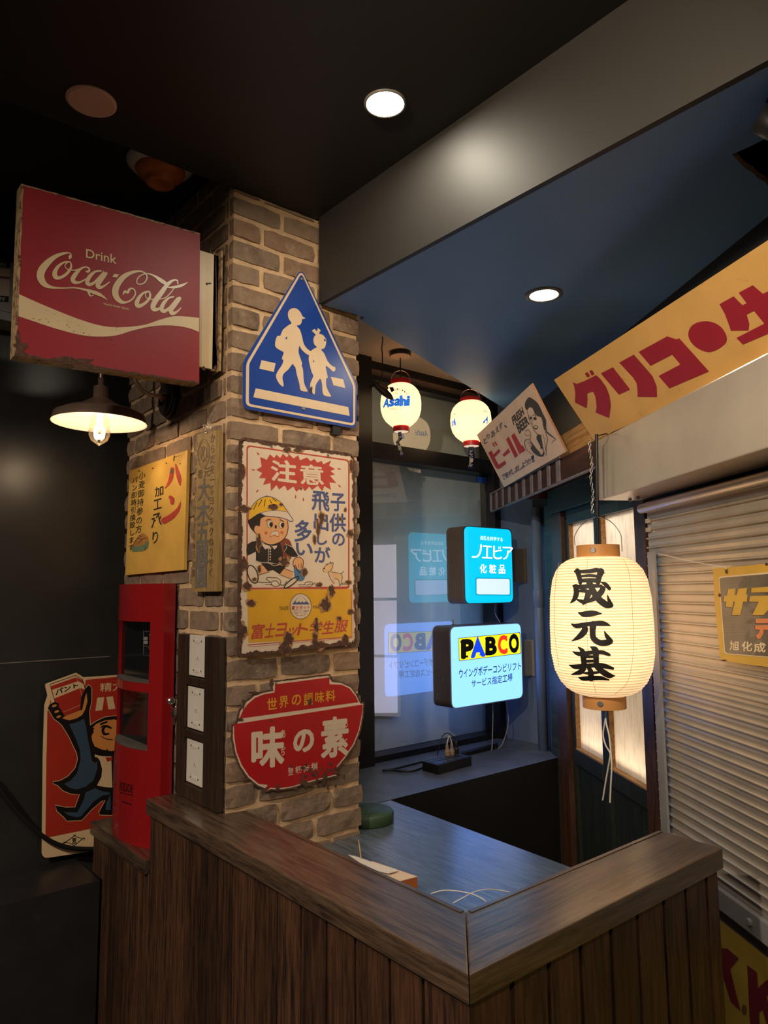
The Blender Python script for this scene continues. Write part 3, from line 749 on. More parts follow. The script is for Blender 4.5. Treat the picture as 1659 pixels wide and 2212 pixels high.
for z0, z1 in wins:
    b = MB(); b.box((.911, ya, z0), (.914, yb2, z1), M['smoked'])
    nn = np.linspace(ya+.002, yb2-.002, 14); b.prism([(xf(y)+.002, y, z0+.0005) for y in nn] + [(.911, nn[-1], z0+.0005), (.911, nn[0], z0+.0005)], (0, 0, .002), plain('dusty_sill', '#56514a', .8, var=.2))
    if z0 > 1.3:
        pw = px_(.9105); ln = plain('faint_print', '#6d6f6e', .5)
        zq = zm(60, 1220, 3.352)
        for s_ in ([(838,380),(838,655),(920,662)], [(835,485),(922,485)], [(860,405),(922,405)], [(860,405),(858,480)], [(835,590),(870,590),(885,620),(920,625)]): b.stroke(pw, zq(*s_), .9, .0004, ln, 0)
        for k in range(2): b.art(pw, zq((838,522+k*28),(868,522+k*28),(868,545+k*28),(838,546+k*28)), .0004, plain('print_white', '#8f8d88', .5))
        for k in range(4): b.art(pw, zq((880,500+k*28),(900,500+k*28),(900,515+k*28),(880,515+k*28)), .0004, ln); b.art(pw, zq((904,503+k*28),(910,503+k*28),(910,512+k*28),(904,512+k*28)), .0004, ln)
    b.build('window', cab)
class Bow:
    n = np.array((-1.0, 0, 0))
    def P(s, px, py, lift=0.0):
        x = .86
        for _ in range(12):
            q = px_(x).P(px, py); x = xf(q[1])-lift
        return q
pc = Bow(); b = MB(); ink = plain('dark_print', '#2a0d10', .4)
b.text(pc, 'KIDDE', [(259,1688),(288,1696),(287,1713),(258,1707)], .0008, ink, .006, maxe=.2)
[b.stroke(pc, [(264+k*3.2, 1731.5+k*1.05), (265.6+k*3.2, 1732+k*1.05)], 2.2, .0008, ink, 0) for k in range(7)]; b.stroke(pc, [(259+k*2.8, 1712+k*.62) for k in range(11)], 1.6, .0010, ink, 0)
b.build('maker_lettering', cab)
b = MB(); c = py_(YA).P(369, 1514); b.disc(c, (0,-1,0), .011, .008, M['chrome'], 20, .002); b.disc(c+(0,-.008,0), (0,-1,0), .007, .005, M['chrome'], 16); lk = b.build('lock', cab)
b = MB(); k0_ = c+(0,-.014,0)
b.tube([k0_+(.008*math.sin(a)+.002, 0, -.012-.010*math.cos(a)) for a in np.linspace(0, 2*math.pi, 14)], .0009, M['chrome'], 6)
kx, kz = k0_[0]+.004, k0_[2]-.034
b.disc((kx, k0_[1], kz), (0,-1,0), .010, .002, M['chrome'], 18); b.box((kx-.0035, k0_[1]-.002, kz-.036), (kx+.0035, k0_[1], kz-.008), M['chrome']); b.build('key', cab)

# ---------------------------------------------------------------- dark frame with three blank wall plates
zq = zm(60, 1220, 3.352); XFm = .935; pl = px_(XFm)
fr_ = thing('panel_frame', 'dark stained wooden frame holding three white blank plates beside the red cabinet', 'frame', (XL, 1.98, 1.065))
plates = [[(1170,508),(1293,515),(1285,818),(1163,800)], [(1158,880),(1283,896),(1275,1208),(1152,1180)], [(1150,1258),(1272,1290),(1260,1612),(1143,1570)]]
yy = [], []
b = MB()
rect = []
for p in plates:
    P_ = [pl.P(*q) for q in zq(*p)]
    rect.append((np.mean([P_[1][1], P_[2][1]]), np.mean([P_[0][1], P_[3][1]]), np.mean([P_[2][2], P_[3][2]]), np.mean([P_[0][2], P_[1][2]])))
y0, y1 = 1.817, 2.083; zlo, zhi = 1.066, 1.527
ra, rb = min(r[0] for r in rect)-.004, max(r[1] for r in rect)+.004
b.box((XFm-.006, y0, zlo), (XL-.002, ra, zhi)); b.box((XFm-.006, rb, zlo), (XL-.002, y1, zhi))
cuts = [zlo] + [v for r in reversed(rect) for v in (r[2]-.004, r[3]+.004)] + [zhi]
for k in range(0, len(cuts), 2):
    if cuts[k+1]-cuts[k] > .003: b.box((XFm-.006, ra, cuts[k]), (XL-.002, rb, cuts[k+1]))
b.build('frame', fr_, wood('dark_frame_wood', '#1f1610', '#3f2d20', 'z', .5, 1.0), bevel=.0015)
b = MB(); b.box((XFm+.0115, ra, zlo), (XL-.0005, rb, zhi-.001)); b.build('backing', fr_, M['void'])
for k, r in enumerate(rect):
    pt = thing('blank_plate', ('white blank switch plate in the top opening of the dark frame', 'white blank switch plate in the middle opening of the dark frame', 'white blank switch plate in the bottom opening of the dark frame')[k], 'switch plate', (XFm, (r[0]+r[1])/2, r[2]), 'white plates in the dark frame')
    b = MB(); b.box((XFm+.001, r[0], r[2]), (XFm+.011, r[1], r[3])); b.build('plate', pt, M['white_plastic'], bevel=.002)
    yc_, h_ = (r[0]+r[1])/2, r[3]-r[2]
    for fz in (.14, .86):
        b = MB(); b.box((XFm-.0005, yc_-.016, r[2]+h_*fz-.005), (XFm+.002, yc_+.016, r[2]+h_*fz+.005)); b.build('clip', pt, M['white_plastic'], bevel=.001)
        for dy in (-.024, .024):
            b = MB(); b.disc((XFm+.001, yc_+dy, r[2]+h_*fz), (-1,0,0), .0028, .0008, M['screw'], 10); b.build('screw', pt)
    b = MB(); b.disc((XFm+.001, yc_, r[2]+h_*.46), (-1,0,0), .002, .0006, M['screw'], 8); b.disc((XFm+.001, yc_-.005, r[2]+h_*.41), (-1,0,0), .0015, .0006, M['screw'], 8); b.disc((XFm+.001, yc_+.005, r[2]+h_*.41), (-1,0,0), .0015, .0006, M['screw'], 8); b.build('knockout', pt)

# ================================================================ school crossing sign on the pillar front
z = zm(480, 560, 5.184); pl = py_(YF-.016)
M['road_blue'] = plain('road_sign_blue', '#1a3f94', .35, var=.06, scale=6); M['road_white'] = plain('aged_road_white', '#d9bf9f', .4, var=.05, scale=12, dirt=('#8f7757', .22, 60))
def rounded(pts, rad, k=6):
    out = []; n = len(pts)
    for i in range(n):
        p = np.array(pts[i], float); a = np.array(pts[i-1], float)-p; c_ = np.array(pts[(i+1) % n], float)-p
        r_ = rad[i] if isinstance(rad, (list, tuple)) else rad
        a = p+a/np.hypot(*a)*r_; c_ = p+c_/np.hypot(*c_)*r_
        for j in range(k+1):
            t_ = j/k; out.append(tuple((1-t_)**2*a+2*t_*(1-t_)*p+t_*t_*c_))
    return out
cs = thing('crossing_sign', 'blue five-sided school crossing road sign with two white walking children on bricks', 'sign', pl.P(648, 920))
outer = rounded(z((885,100),(1508,1405),(1505,1900),(228,1670),(232,1150)), [17, 15, 14, 16, 12])
b = MB(); b.prism([pl.P(*p) for p in outer], (0, .004, 0), M['road_blue'], side=plain('sign_edge_grey', '#8a8f94', .4, metal=.6))
o1 = rounded(z((885,118),(1490,1410),(1488,1868),(263,1640),(268,1165)), [15, 12, 10, 11, 10]); i1 = rounded(z((888,158),(1468,1422),(1466,1838),(298,1620),(302,1170)), [9, 9, 6, 7, 7])
b.art(pl, o1, .0006, M['road_white'], holes=[i1])
A = lambda pts, k=4, lift=.0006: b.art(pl, smooth_poly(z(*pts), k) if k else z(*pts), lift, M['road_white'])
A([(375,1445),(1412,1655),(1428,1755),(348,1545)], 0); A([(440,1130),(598,1165),(578,1262),(415,1225)], 0); A([(1215,1315),(1355,1345),(1378,1442),(1245,1410)], 0)
# taller child
boy = [(800,548),(845,560),(880,600),(900,640),(932,660),(895,672),(890,705),(870,735),(835,745),(870,790),(895,870),(915,950),(960,1010),(1005,1040),(985,1078),(930,1050),(885,1005),(865,970),(855,1040),(880,1120),(895,1165),(890,1190),(905,1240),(912,1350),(925,1410),(955,1470),(945,1482),(880,1468),(865,1400),(835,1290),(820,1215),(800,1188),(785,1175),(740,1235),(690,1280),(675,1330),(688,1405),(675,1425),(630,1380),(602,1310),(625,1250),(665,1190),(685,1135),(668,1110),(688,1045),(650,1020),(600,985),(592,940),(608,875),(630,855),(650,856),(680,790),(740,740),(775,715),(745,665),(735,610),(755,565)]
A(boy, 3)
girl = [(1085,835),(1130,850),(1155,885),(1165,900),(1160,960),(1140,1000),(1108,1010),(1145,1060),(1180,1140),(1225,1190),(1265,1210),(1265,1245),(1240,1258),(1205,1225),(1160,1195),(1170,1260),(1182,1330),(1165,1335),(1168,1430),(1215,1525),(1210,1540),(1140,1522),(1122,1470),(1118,1400),(1100,1340),(1070,1370),(1045,1420),(1038,1500),(1020,1508),(985,1445),(990,1380),(1020,1310),(1000,1260),(980,1180),(968,1110),(985,1040),(1030,1000),(1060,985),(1030,950),(1022,890),(1045,850)]
A(girl, 3); A([(1003,800),(1035,780),(1060,808),(1070,770),(1103,795),(1082,838),(1048,845)], 0)
for p in ([(705,885),(728,862),(725,900)], [(1015,1145),(1030,1125),(1028,1155)]): b.art(pl, z(*p), .0010, M['road_blue'])
b.art(pl, blob(*z((998,1465))[0], 2.5, 9, 4), .0010, M['rust']); b.art(pl, blob(*z((1150,905))[0], 1.8, 2.4, 6), .0010, M['ink'])
b.build('plate', cs)
for p in ((900,222),(912,1672)):
    b = MB(); b.disc(pl.P(*z(p)[0], .0002), (0,-1,0), .006, .0025, M['screw'], 14, .001); b.build('screw', cs)
for x_, z_ in ((1.08, 2.20), (1.30, 2.14)):
    b = MB(); b.box((x_, YF-.012, z_), (x_+.03, YF+.006, z_+.03)); b.build('spacer', cs, M['black_plastic'])
# ================================================================ rusty enamel caution sign on the pillar front
z = zm(500, 930, 4.5133); pl = py_(YF-.014)
M['en_white'] = plain('aged_white_enamel', '#d8c3ac', .35, var=.05, scale=10, dirt=('#a98a68', .26, 14)); M['en_yellow'] = plain('yellow_enamel', '#d6a02a', .35, var=.08, scale=10, dirt=('#8a5f22', .25, 16))
M['stain'] = plain('rust_stain', '#a67c52', .6, var=.25, scale=60); M['en_red'] = plain('red_enamel', '#b5453a', .4, var=.1, scale=20); M['en_blue'] = plain('dull_blue_enamel', '#4a5580', .4, var=.1, scale=30)
M['en_black'] = plain('black_enamel', '#1f1a19', .4, var=.1); M['skin'] = plain('flesh_enamel', '#dba06e', .4, var=.04); M['satchel'] = plain('satchel_brown', '#7a3c2b', .4)
M['cap_yellow'] = plain('cap_yellow', '#e0ad2c', .4, var=.05); M['bag_blue'] = plain('bag_blue', '#4d7396', .4, var=.05); M['cheek'] = plain('cheek_orange', '#c2683f', .4); M['tan'] = plain('dog_tan', '#dcb384', .4)
b = MB()
outer = rounded(z((75,58),(1200,228),(1220,2082),(60,2212)), [16, 16, 14, 12])
b.prism([pl.P(*p) for p in outer], (0, .004, 0), M['rust'])
inn = rounded(z((102,92),(1184,246),(1205,2062),(92,2180)), [14, 14, 12, 10])
b.art(pl, jag(inn, 1.8, 4, 11), .0005, M['en_white'])
def red_frame(o, i, lift=.0008): b.art(pl, rounded(z(*o), 9), lift, M['en_red'], holes=[rounded(z(*i), 8)])
red_frame(((146,140),(1152,285),(1150,1545),(146,1545)), ((160,155),(1138,297),(1137,1530),(158,1532)))
b.art(pl, z((150,1552),(1172,1545),(1175,2020),(165,2070)), .0006, M['en_yellow'])
b.art(pl, z((148,1535),(1150,1520),(1150,1532),(148,1550)), .0008, M['en_red'])
b.stroke(pl, z((1168,1560),(1176,2010),(160,2090)), 8/4.5, .0009, M['en_red'], 0); b.stroke(pl, z((1182,1560),(1190,2020),(165,2110)), 3/4.5, .0009, M['en_red'], 0)
# star burst with the two big characters
st = [(280,258),(345,285),(375,232),(415,268),(440,235),(475,268),(502,226),(540,262),(562,232),(605,272),(650,240),(668,290),(738,262),(770,300),(810,276),(835,312),(880,296),(895,330),(972,292),(952,342),(1010,375),(965,395),(1008,428),(960,440),(1022,512),(955,505),(970,578),(905,540),(885,592),(842,535),(785,580),(760,545),(715,592),(690,550),(630,598),(605,545),(545,586),(520,535),(462,575),(440,530),(385,590),(380,510),(308,530),(335,465),(268,462),(300,415),(242,382),(295,352)]
b.art(pl, z(*st), .0008, M['en_red'])
b.text(pl, '注', z((390,290),(628,300),(630,515),(390,482)), .0011, M['en_white'], .035); b.text(pl, '意', z((668,328),(886,345),(898,532),(680,520)), .0011, M['en_white'], .03)
for x, y, a in ((258,224,50),(210,383,5),(1047,374,5),(1052,540,50),(250,592,-50),(625,644,90),(701,670,90)):
    c_, s_ = math.cos(math.radians(a)), math.sin(math.radians(a)); b.art(pl, [ (z((x,y))[0][0]+(u*c_-v*s_)/4.5, z((x,y))[0][1]+(u*s_+v*c_)/4.5) for u, v in ((-20,0),(0,-7),(14,-6),(20,0),(14,6),(0,7))], .0008, M['en_red'])
def col(chars, lift=.0009, bold=.03):
    for ch, x0, y0, x1, y1, sk in chars: b.text(pl, ch, z((x0,y0),(x1,y0+sk),(x1,y1+sk),(x0,y1)), lift, M['en_blue'], bold)
col((('子',970,612,1105,780,8),('供',958,812,1112,985,0),('の',985,1000,1102,1118,8),('飛',785,590,952,772,14),('出',805,795,942,962,14),('し',838,985,930,1110,6),('が',812,1128,960,1280,12),('多',618,875,778,1080,4),('い',632,1095,788,1212,8)))
# the startled schoolboy
S_ = lambda pts, wd, mt='en_black', lift=.0016, s_=4, cl=False: b.stroke(pl, z(*pts), wd/4.5 if not isinstance(wd, list) else [q/4.5 for q in wd], lift, M[mt], s_, cl)
Ar = lambda pts, mt, lift, k=4: b.art(pl, smooth_poly(z(*pts), k) if k else z(*pts), lift, M[mt])
Ar([(470,1075),(520,1050),(570,1075),(592,1150),(580,1250),(520,1265),(470,1180)], 'satchel', .0007)
Ar([(155,1110),(245,1075),(300,1100),(420,1105),(470,1090),(500,1210),(478,1300),(400,1290),(360,1285),(290,1285),(238,1270),(238,1180),(155,1220)], 'en_black', .0009, 2)
Ar([(525,1105),(590,1135),(650,1215),(600,1232),(515,1180)], 'en_black', .0010, 2)
Ar([(285,1290),(360,1292),(478,1310),(535,1320),(470,1402),(405,1360),(355,1372)], 'en_black', .0008, 0)
Ar([(262,1312),(310,1300),(372,1372),(265,1410)], 'skin', .0007, 0); Ar([(512,1345),(600,1378),(590,1445),(470,1400)], 'skin', .0007, 0)
S_([(248,1330),(305,1312)], 4); S_([(258,1410),(370,1375)], 4); S_([(470,1405),(585,1448)], 4); S_([(512,1342),(602,1378)], 4)
for c_, rx, ry in (((207,1400),48,86), ((585,1480),70,28)):
    pts = [(c_[0]+rx*math.cos(a)+ (ry*.25*math.sin(a) if rx < 60 else 0), c_[1]+ry*math.sin(a)- (rx*.7*math.cos(a) if rx > 60 else 0)) for a in np.linspace(0, 2*math.pi, 18)[:-1]]
    b.art(pl, z(*pts), .0010, M['en_white']); b.stroke(pl, z(*pts), 10/4.5, .0013, M['en_black'], 2, True)
Ar([(160,880),(200,820),(285,800),(330,830),(290,950),(262,1020),(215,985),(180,940)], 'en_black', .0008, 3)
Ar([(280,900),(300,850),(420,830),(540,870),(552,950),(530,1030),(470,1085),(380,1110),(300,1075),(275,1010)], 'skin', .0010, 4)
Ar([(275,935),(235,925),(218,965),(240,1005),(282,1020)], 'skin', .0011, 4); S_([(275,932),(235,925),(218,965),(240,1005),(280,1022)], 5, lift=.0014)
S_([(280,1020),(290,1070),(380,1118),(470,1090),(530,1030),(552,950),(545,880)], 6)
Ar([(162,870),(170,790),(205,730),(260,675),(330,645),(400,650),(470,690),(520,750),(548,800),(440,780),(330,790),(240,825)], 'cap_yellow', .0012, 4)
Ar([(285,800),(420,778),(540,795),(598,865),(585,885),(545,872),(440,845),(340,835)], 'en_white', .0014, 3)
S_([(162,870),(170,790),(205,730),(260,675),(330,642),(400,650),(470,690),(520,750),(560,810),(598,866),(582,886),(520,858),(420,840),(330,832),(285,800)], 6, 'en_blue', .0017, 3); S_([(240,822),(330,790),(440,778),(540,795)], 4, 'en_blue', .0017)
for s2 in ([(335,650),(345,635),(355,648)], [(300,672),(260,740)], [(330,672),(318,740)], [(375,675),(392,710)], [(400,660),(440,690)], [(250,700),(215,770)]): S_(s2, 6)
for c_, rx, ry in (((375,912),28,36), ((488,918),25,36)):
    e = [(c_[0]+rx*math.cos(a), c_[1]+ry*math.sin(a)) for a in np.linspace(0, 2*math.pi, 15)[:-1]]; b.art(pl, z(*e), .0014, M['en_white']); b.stroke(pl, z(*e), 3/4.5, .0016, M['en_black'], 1, True)
    b.art(pl, z(*[(c_[0]+10+16*math.cos(a), c_[1]+4+24*math.sin(a)) for a in np.linspace(0, 2*math.pi, 13)[:-1]]), .0017, M['en_black'])
S_([(335,885),(355,868),(385,865)], 6); S_([(470,868),(495,878),(508,890)], 6); b.art(pl, z(*[(432+11*math.cos(a), 938+18*math.sin(a)) for a in np.linspace(0, 2*math.pi, 11)[:-1]]), .0016, M['en_black'])
Ar([(375,1035),(385,1000),(420,980),(455,985),(462,1025),(445,1028),(420,1015)], 'en_white', .0014, 3); S_([(375,1035),(385,1000),(420,978),(458,985),(462,1028),(440,1030),(415,1018),(375,1035)], 5, 'cheek', .0017, 3)
for c_ in ((337,998), (492,995)): b.art(pl, z(*[(c_[0]+15*math.cos(a), c_[1]+16*math.sin(a)) for a in np.linspace(0, 2*math.pi, 13)[:-1]]), .0014, M['cheek'])
Ar([(298,1100),(330,1160),(372,1140),(392,1120),(418,1160),(448,1120),(380,1128)], 'en_white', .0013, 2)
S_([(362,1145),(358,1290)], 5, 'en_white', .0015, 0); S_([(515,1180),(540,1140),(524,1105),(600,1140),(652,1218)], 5, 'en_white', .0015, 0)
for y in (1155, 1180, 1206, 1233, 1260): b.art(pl, z(*[(378+7*math.cos(a), y+9*math.sin(a)) for a in np.linspace(0, 2*math.pi, 9)[:-1]]), .0015, M['en_white'])
S_([(238,1270),(300,1288),(362,1292),(420,1320),(480,1305),(540,1320)], 5, 'en_white', .0015)
Ar([(600,1280),(620,1245),(660,1235),(695,1260),(700,1310),(690,1345),(640,1350),(605,1330)], 'skin', .0014, 3); S_([(640,1348),(605,1320),(602,1275),(625,1243),(662,1233),(698,1262),(700,1310),(690,1345)], 5, lift=.0018); S_([(655,1300),(658,1340)], 4, lift=.0018); S_([(678,1295),(680,1340)], 4, lift=.0018)
Ar([(610,1330),(630,1310),(660,1360),(705,1355),(715,1430),(690,1465),(640,1462),(615,1420)], 'bag_blue', .0013, 2); S_([(612,1345),(622,1312),(645,1365),(680,1385)], 6, lift=.0018)
for s2, w_ in (([(255,1475),(380,1480),(340,1450),(360,1430),(400,1435),(440,1435),(480,1465),(470,1505),(430,1520),(390,1505),(395,1470),(440,1465),(470,1500),(510,1505),(540,1465)], 5), ([(330,1497),(400,1500)], 4), ([(650,1505),(720,1500),(715,1485),(745,1475),(790,1480),(785,1510),(750,1520),(745,1500),(800,1495),(815,1480)], 4), ([(660,1520),(740,1515)], 3)): S_(s2, w_, lift=.0012)
# the little dog
Ar([(890,1350),(915,1320),(940,1300),(985,1310),(990,1350),(960,1380),(985,1385),(1080,1395),(1075,1450),(1060,1515),(1050,1460),(1010,1445),(1005,1500),(985,1480),(990,1440),(955,1400),(940,1385),(905,1378)], 'tan', .0010, 2)
for s2 in ([(905,1380),(892,1355),(915,1320),(940,1305),(915,1300),(945,1300),(970,1278),(968,1300),(992,1285),(985,1330),(970,1362),(945,1385),(960,1430),(985,1475),(1005,1490)], [(970,1378),(1020,1385),(1070,1392),(1095,1370)], [(1072,1395),(1080,1440),(1058,1515),(1045,1460),(1012,1440)], [(1090,1480),(1075,1500),(1110,1490),(1115,1470)]): S_(s2, 4, lift=.0014)
b.art(pl, z(*[(905+6*math.cos(a), 1345+6*math.sin(a)) for a in np.linspace(0, 2*math.pi, 9)[:-1]]), .0015, M['en_black'])
# round mountain and yacht mark
cx, cy, rx, ry = 675, 1714, 103, 124
E_ = lambda k: [(cx+rx*k*math.cos(a), cy+ry*k*math.sin(a)) for a in np.linspace(0, 2*math.pi, 40)[:-1]]
b.art(pl, z(*E_(1)), .0008, M['en_white']); b.stroke(pl, z(*E_(1)), 4/4.5, .0011, M['en_black'], 1, True)
Ar([(590,1695),(640,1635),(655,1615),(695,1615),(715,1640),(762,1695)], 'en_blue', .0010, 0); Ar([(640,1640),(655,1617),(695,1617),(712,1642),(738,1672),(720,1668),(708,1680),(690,1665),(675,1680),(660,1665),(640,1678),(622,1668)], 'en_white', .0012, 0)
b.text(pl, '富士ヨット', z((588,1710),(766,1702),(764,1738),(584,1748)), .0011, M['en_red'], .02)
for i in range(5): S_([(600+i*8,1758+i*14),(650-i*4,1757+i*14)], 3, lift=.0010, s_=0); S_([(700+i*3,1754+i*14),(755-i*9,1752+i*14)], 3, lift=.0010, s_=0)
S_([(672,1745),(640,1805),(715,1800),(672,1745),(690,1810)], 3, 'cheek', .0012, 0)
b.text(pl, 'TRADE', z((465,1718),(555,1712),(555,1748),(466,1752)), .0009, M['en_black'], .0); b.text(pl, 'MARK', z((798,1705),(888,1700),(888,1735),(798,1740)), .0009, M['en_black'], .0)
for ch, x0, x1, y0, y1 in (('富',185,325,1888,2035),('士',318,428,1885,2020),('ヨ',425,540,1882,2015),('ッ',545,645,1920,2010),('ト',640,755,1882,1995),('学',755,890,1865,1988),('生',880,1005,1858,1985),('服',1000,1140,1852,1970)):
    b.text(pl, ch, z((x0+24,y0),(x1+4,y0-6),(x1-20,y1-8),(x0,y1)), .0009, M['en_red'], .022)
# rust: eaten rim and chips
r = random.Random(40); rim_o = jag(rounded(z((75,58),(1200,228),(1220,2082),(60,2212)), [16, 16, 14, 12]), 0, 3, 1); rim_i = []
cen = np.array(z((640,1140))[0]); dep = 0
for i, p in enumerate(rim_o):
    p = np.array(p); q = np.array(rim_o[(i+1) % len(rim_o)])-p; nrm = np.array([-q[1], q[0]])/(np.hypot(*q)+1e-9)
    if nrm@(cen-p) < 0: nrm = -nrm
    side = 0 if p[1] < 975 else (2 if p[1] > 1385 else (3 if p[0] < 600 else 1))
    dep = .72*dep + .28*max(.6, r.gauss((5.5, 3.0, 7.0, 6.0)[side], 5.0)); rim_i.append(tuple(p+nrm*(dep+r.uniform(0, .8))))
b.art(pl, rim_o, .0021, M['rust'], holes=[rim_i])
for x, y, rx_, ry_ in ((545,185,34,30),(655,190,40,26),(265,1090,22,70),(270,1350,12,30),(515,1275,42,40),(712,1380,24,36),(855,1505,26,22),(975,1570,28,50),(930,1670,14,60),(915,1705,44,60),(190,1680,40,30),(120,760,60,28),(1160,1000,30,34),(880,850,26,50),(845,950,16,70),(810,1060,14,40),(1160,1765,24,22),(830,1900,20,60),(815,2030,24,60),(560,2030,40,60),(520,2120,50,60),(850,2090,60,40),(1110,2040,26,46),(410,745,44,22),(485,720,14,14),(150,1520,36,40),(110,1950,40,60),(225,1450,18,14),(1110,772,10,18),(1060,860,14,14),(1140,1480,24,18),(678,562,8,10),(1172,345,26,60),(110,400,20,60),(120,1300,30,60),(1050,1830,20,14),(700,2110,30,16)):
    b.art(pl, smooth_poly(blob(*z((x, y))[0], rx_/4.5*1.15+.8, ry_/4.5*1.15+1, x+y+7, 14, .3), 3), .00185, M['stain'])
    b.art(pl, smooth_poly(blob(*z((x, y))[0], rx_/4.5, ry_/4.5, x+y, 16, .38), 3), .0026, M['rust'])
# dark stains where rust ran
cp = b.build('enamel_sign')
tag(cp, 'rusty enamel warning sign showing a frightened schoolboy in a yellow cap above a yellow band', 'sign')
for p in ((388,155),(940,242),(1187,2052),(812,1978)):
    b = MB(); b.disc(pl.P(*z(p)[0], .003), (0,-1,0), .0035, .002, M['screw'], 12); b.build('nail', cp)

# ================================================================ red bowl-shaped seasoning sign
z = zm(480, 1400, 4.1475); pl = py_(YF-.013)
M['aj_red'] = plain('glossy_red_enamel', '#b01c20', .25, var=.06, scale=8, coat=.3)
out = [(430,290),(475,292),(968,232),(990,292),(1080,305),(1160,345),(1215,420),(1248,490),(1275,485),(1270,600),(1245,740),(1200,860),(1130,970),(1045,1075),(1035,1155),(780,1215),(620,1265),(510,1280),(440,1275),(395,1300),(360,1260),(310,1240),(220,1165),(150,1060),(105,940),(82,800),(85,690),(125,665),(150,560),(200,480),(280,415),(360,385),(450,372)]
b = MB(); b.prism([pl.P(*p) for p in jag(z(*out), .5, 5, 2)], (0, .004, 0), M['rust'])
inn = [(445,300),(480,305),(958,245),(980,300),(1075,316),(1150,352),(1205,425),(1238,497),(1262,497),(1257,600),(1232,735),(1188,852),(1118,962),(1032,1066),(1022,1143),(775,1203),(615,1252),(505,1268),(435,1262),(398,1286),(372,1250),(318,1228),(230,1155),(162,1052),(118,935),(95,800),(98,700),(137,675),(162,567),(212,490),(288,428),(365,400),(460,385)]
b.art(pl, jag(z(*inn), .5, 4, 3), .0006, M['en_white'])
b.art(pl, z((475,325),(960,262),(962,325),(1070,328),(1140,362),(1195,430),(1222,484),(155,632),(178,575),(225,505),(295,445),(370,415),(468,398)), .0009, M['aj_red'])
b.art(pl, z((1258,505),(1250,600),(1222,735),(1176,852),(1105,960),(1015,1070),(1015,1132),(780,1190),(620,1240),(505,1255),(430,1250),(395,1285),(405,1225),(325,1215),(240,1145),(175,1045),(130,930),(108,800),(105,682)), .0009, M['aj_red'])
yel = plain('enamel_gold', '#d89a2c', .35)
for ch, x0, y0, x1, y1 in (('世',404,450,490,550),('界',512,432,592,534),('の',625,418,705,512),('調',732,402,808,512),('味',834,390,912,490),('料',928,378,1012,478)):
    b.text(pl, ch, z((x0,y0+4),(x1,y0-6),(x1,y1-6),(x0,y1+4)), .0013, yel, .022)
for ch, x0, y0, x1, y1, bo in (('味',272,720,545,1060,.046),('の',645,738,815,925,.055),('素',892,625,1125,968,.038)): b.text(pl, ch, z((x0,y0+14),(x1,y0-14),(x1,y1-14),(x0,y1+14)), .0013, M['en_white'], bo)
for ch, x, y in (('あ',545,768),('ぢ',545,925),('も',1102,675),('と',1100,838)): b.text(pl, ch, z((x-20,y-34),(x+22,y-38),(x+20,y+34),(x-18,y+38)), .0013, M['en_white'], .02)
for ch, x0, y0, x1, y1 in (('登',588,1068,640,1138),('録',655,1055,715,1125),('商',728,1045,782,1112),('標',795,1025,855,1095)): b.text(pl, ch, z((x0,y0+4),(x1,y0-4),(x1,y1-4),(x0,y1+4)), .0013, M['en_white'], .01)
for i in range(46):
    r = random.Random(300+i); x = r.gauss(850, 95); y = r.gauss(1120, 55)
    b.art(pl, blob(*z((x, y))[0], r.uniform(1, 5), r.uniform(1, 5), i, 12, .5), .0016, M['rust'])
for i, (x, y, rx_, ry_) in enumerate(((785,482,18,32),(440,318,22,34),(1028,1090,26,30),(930,1150,20,40),(740,1210,40,30),(500,1255,20,26),(380,1270,30,26),(210,1170,26,18),(300,400,50,14),(190,500,14,50),(160,640,30,12),(1215,420,12,24),(1120,990,20,14),(800,1220,60,12),(970,262,12,14),(440,650,12,8),(650,1255,30,10))):
    b.art(pl, blob(*z((x, y))[0], rx_/4.15, ry_/4.15, i+500, 18, .5), .0018, M['rust'])
cp = b.build('seasoning_sign'); tag(cp, 'glossy red bowl-shaped enamel sign with bold white characters low on the pillar', 'sign')
for p in ((480,314),(955,258)):
    b = MB(); b.disc(pl.P(*z(p)[0], .001), (0,-1,0), .0035, .002, M['chrome'], 12); b.build('nail', cp)

# ================================================================ die-cut medicine sign leaning on the rear wall
YS = 2.712; pl = py_(YS); za = zm(80, 1440, 9.217); zb = zm(80, 1620, 8.85)
M['pn_red'] = plain('medicine_red', '#a32c1c', .4, var=.06, scale=6); M['pn_cream'] = plain('sign_cream', '#d2b38a', .4, var=.06, scale=10, dirt=('#957650', .22, 30)); M['pn_blue'] = plain('suit_blue', '#34495c', .4, var=.05); M['pn_skin'] = plain('warm_skin', '#cc8444', .4, var=.04); M['pn_black'] = plain('outline_black', '#14110f', .4)
b = MB()
oc = za((175,345),(770,128),(790,128),(925,212),(1585,168)) + [(268,1458),(270,1830),(225,1834),(205,1838)] + zb((215,2060),(150,2060),(108,2020),(95,1975)) + za((118,1843),(150,770),(212,580),(168,390))
b.prism([pl.P(*p) for p in oc], (0, .006, 0), M['pn_cream'])
A = lambda pts, mt, lift, k=0: b.art(pl, smooth_poly(pts, k) if k else pts, lift, M[mt])
A(za((970,265),(1585,205)) + [(270,1458+4),(270,1775)] + zb((160,1682),(180,0)) + za((190,1843),(205,900),(270,660),(300,800),(900,800)), 'pn_red', .0006)
def outline(pts, w_, lift, mt='pn_cream'): b.stroke(pl, pts, w_, lift, M[mt], 0, True)
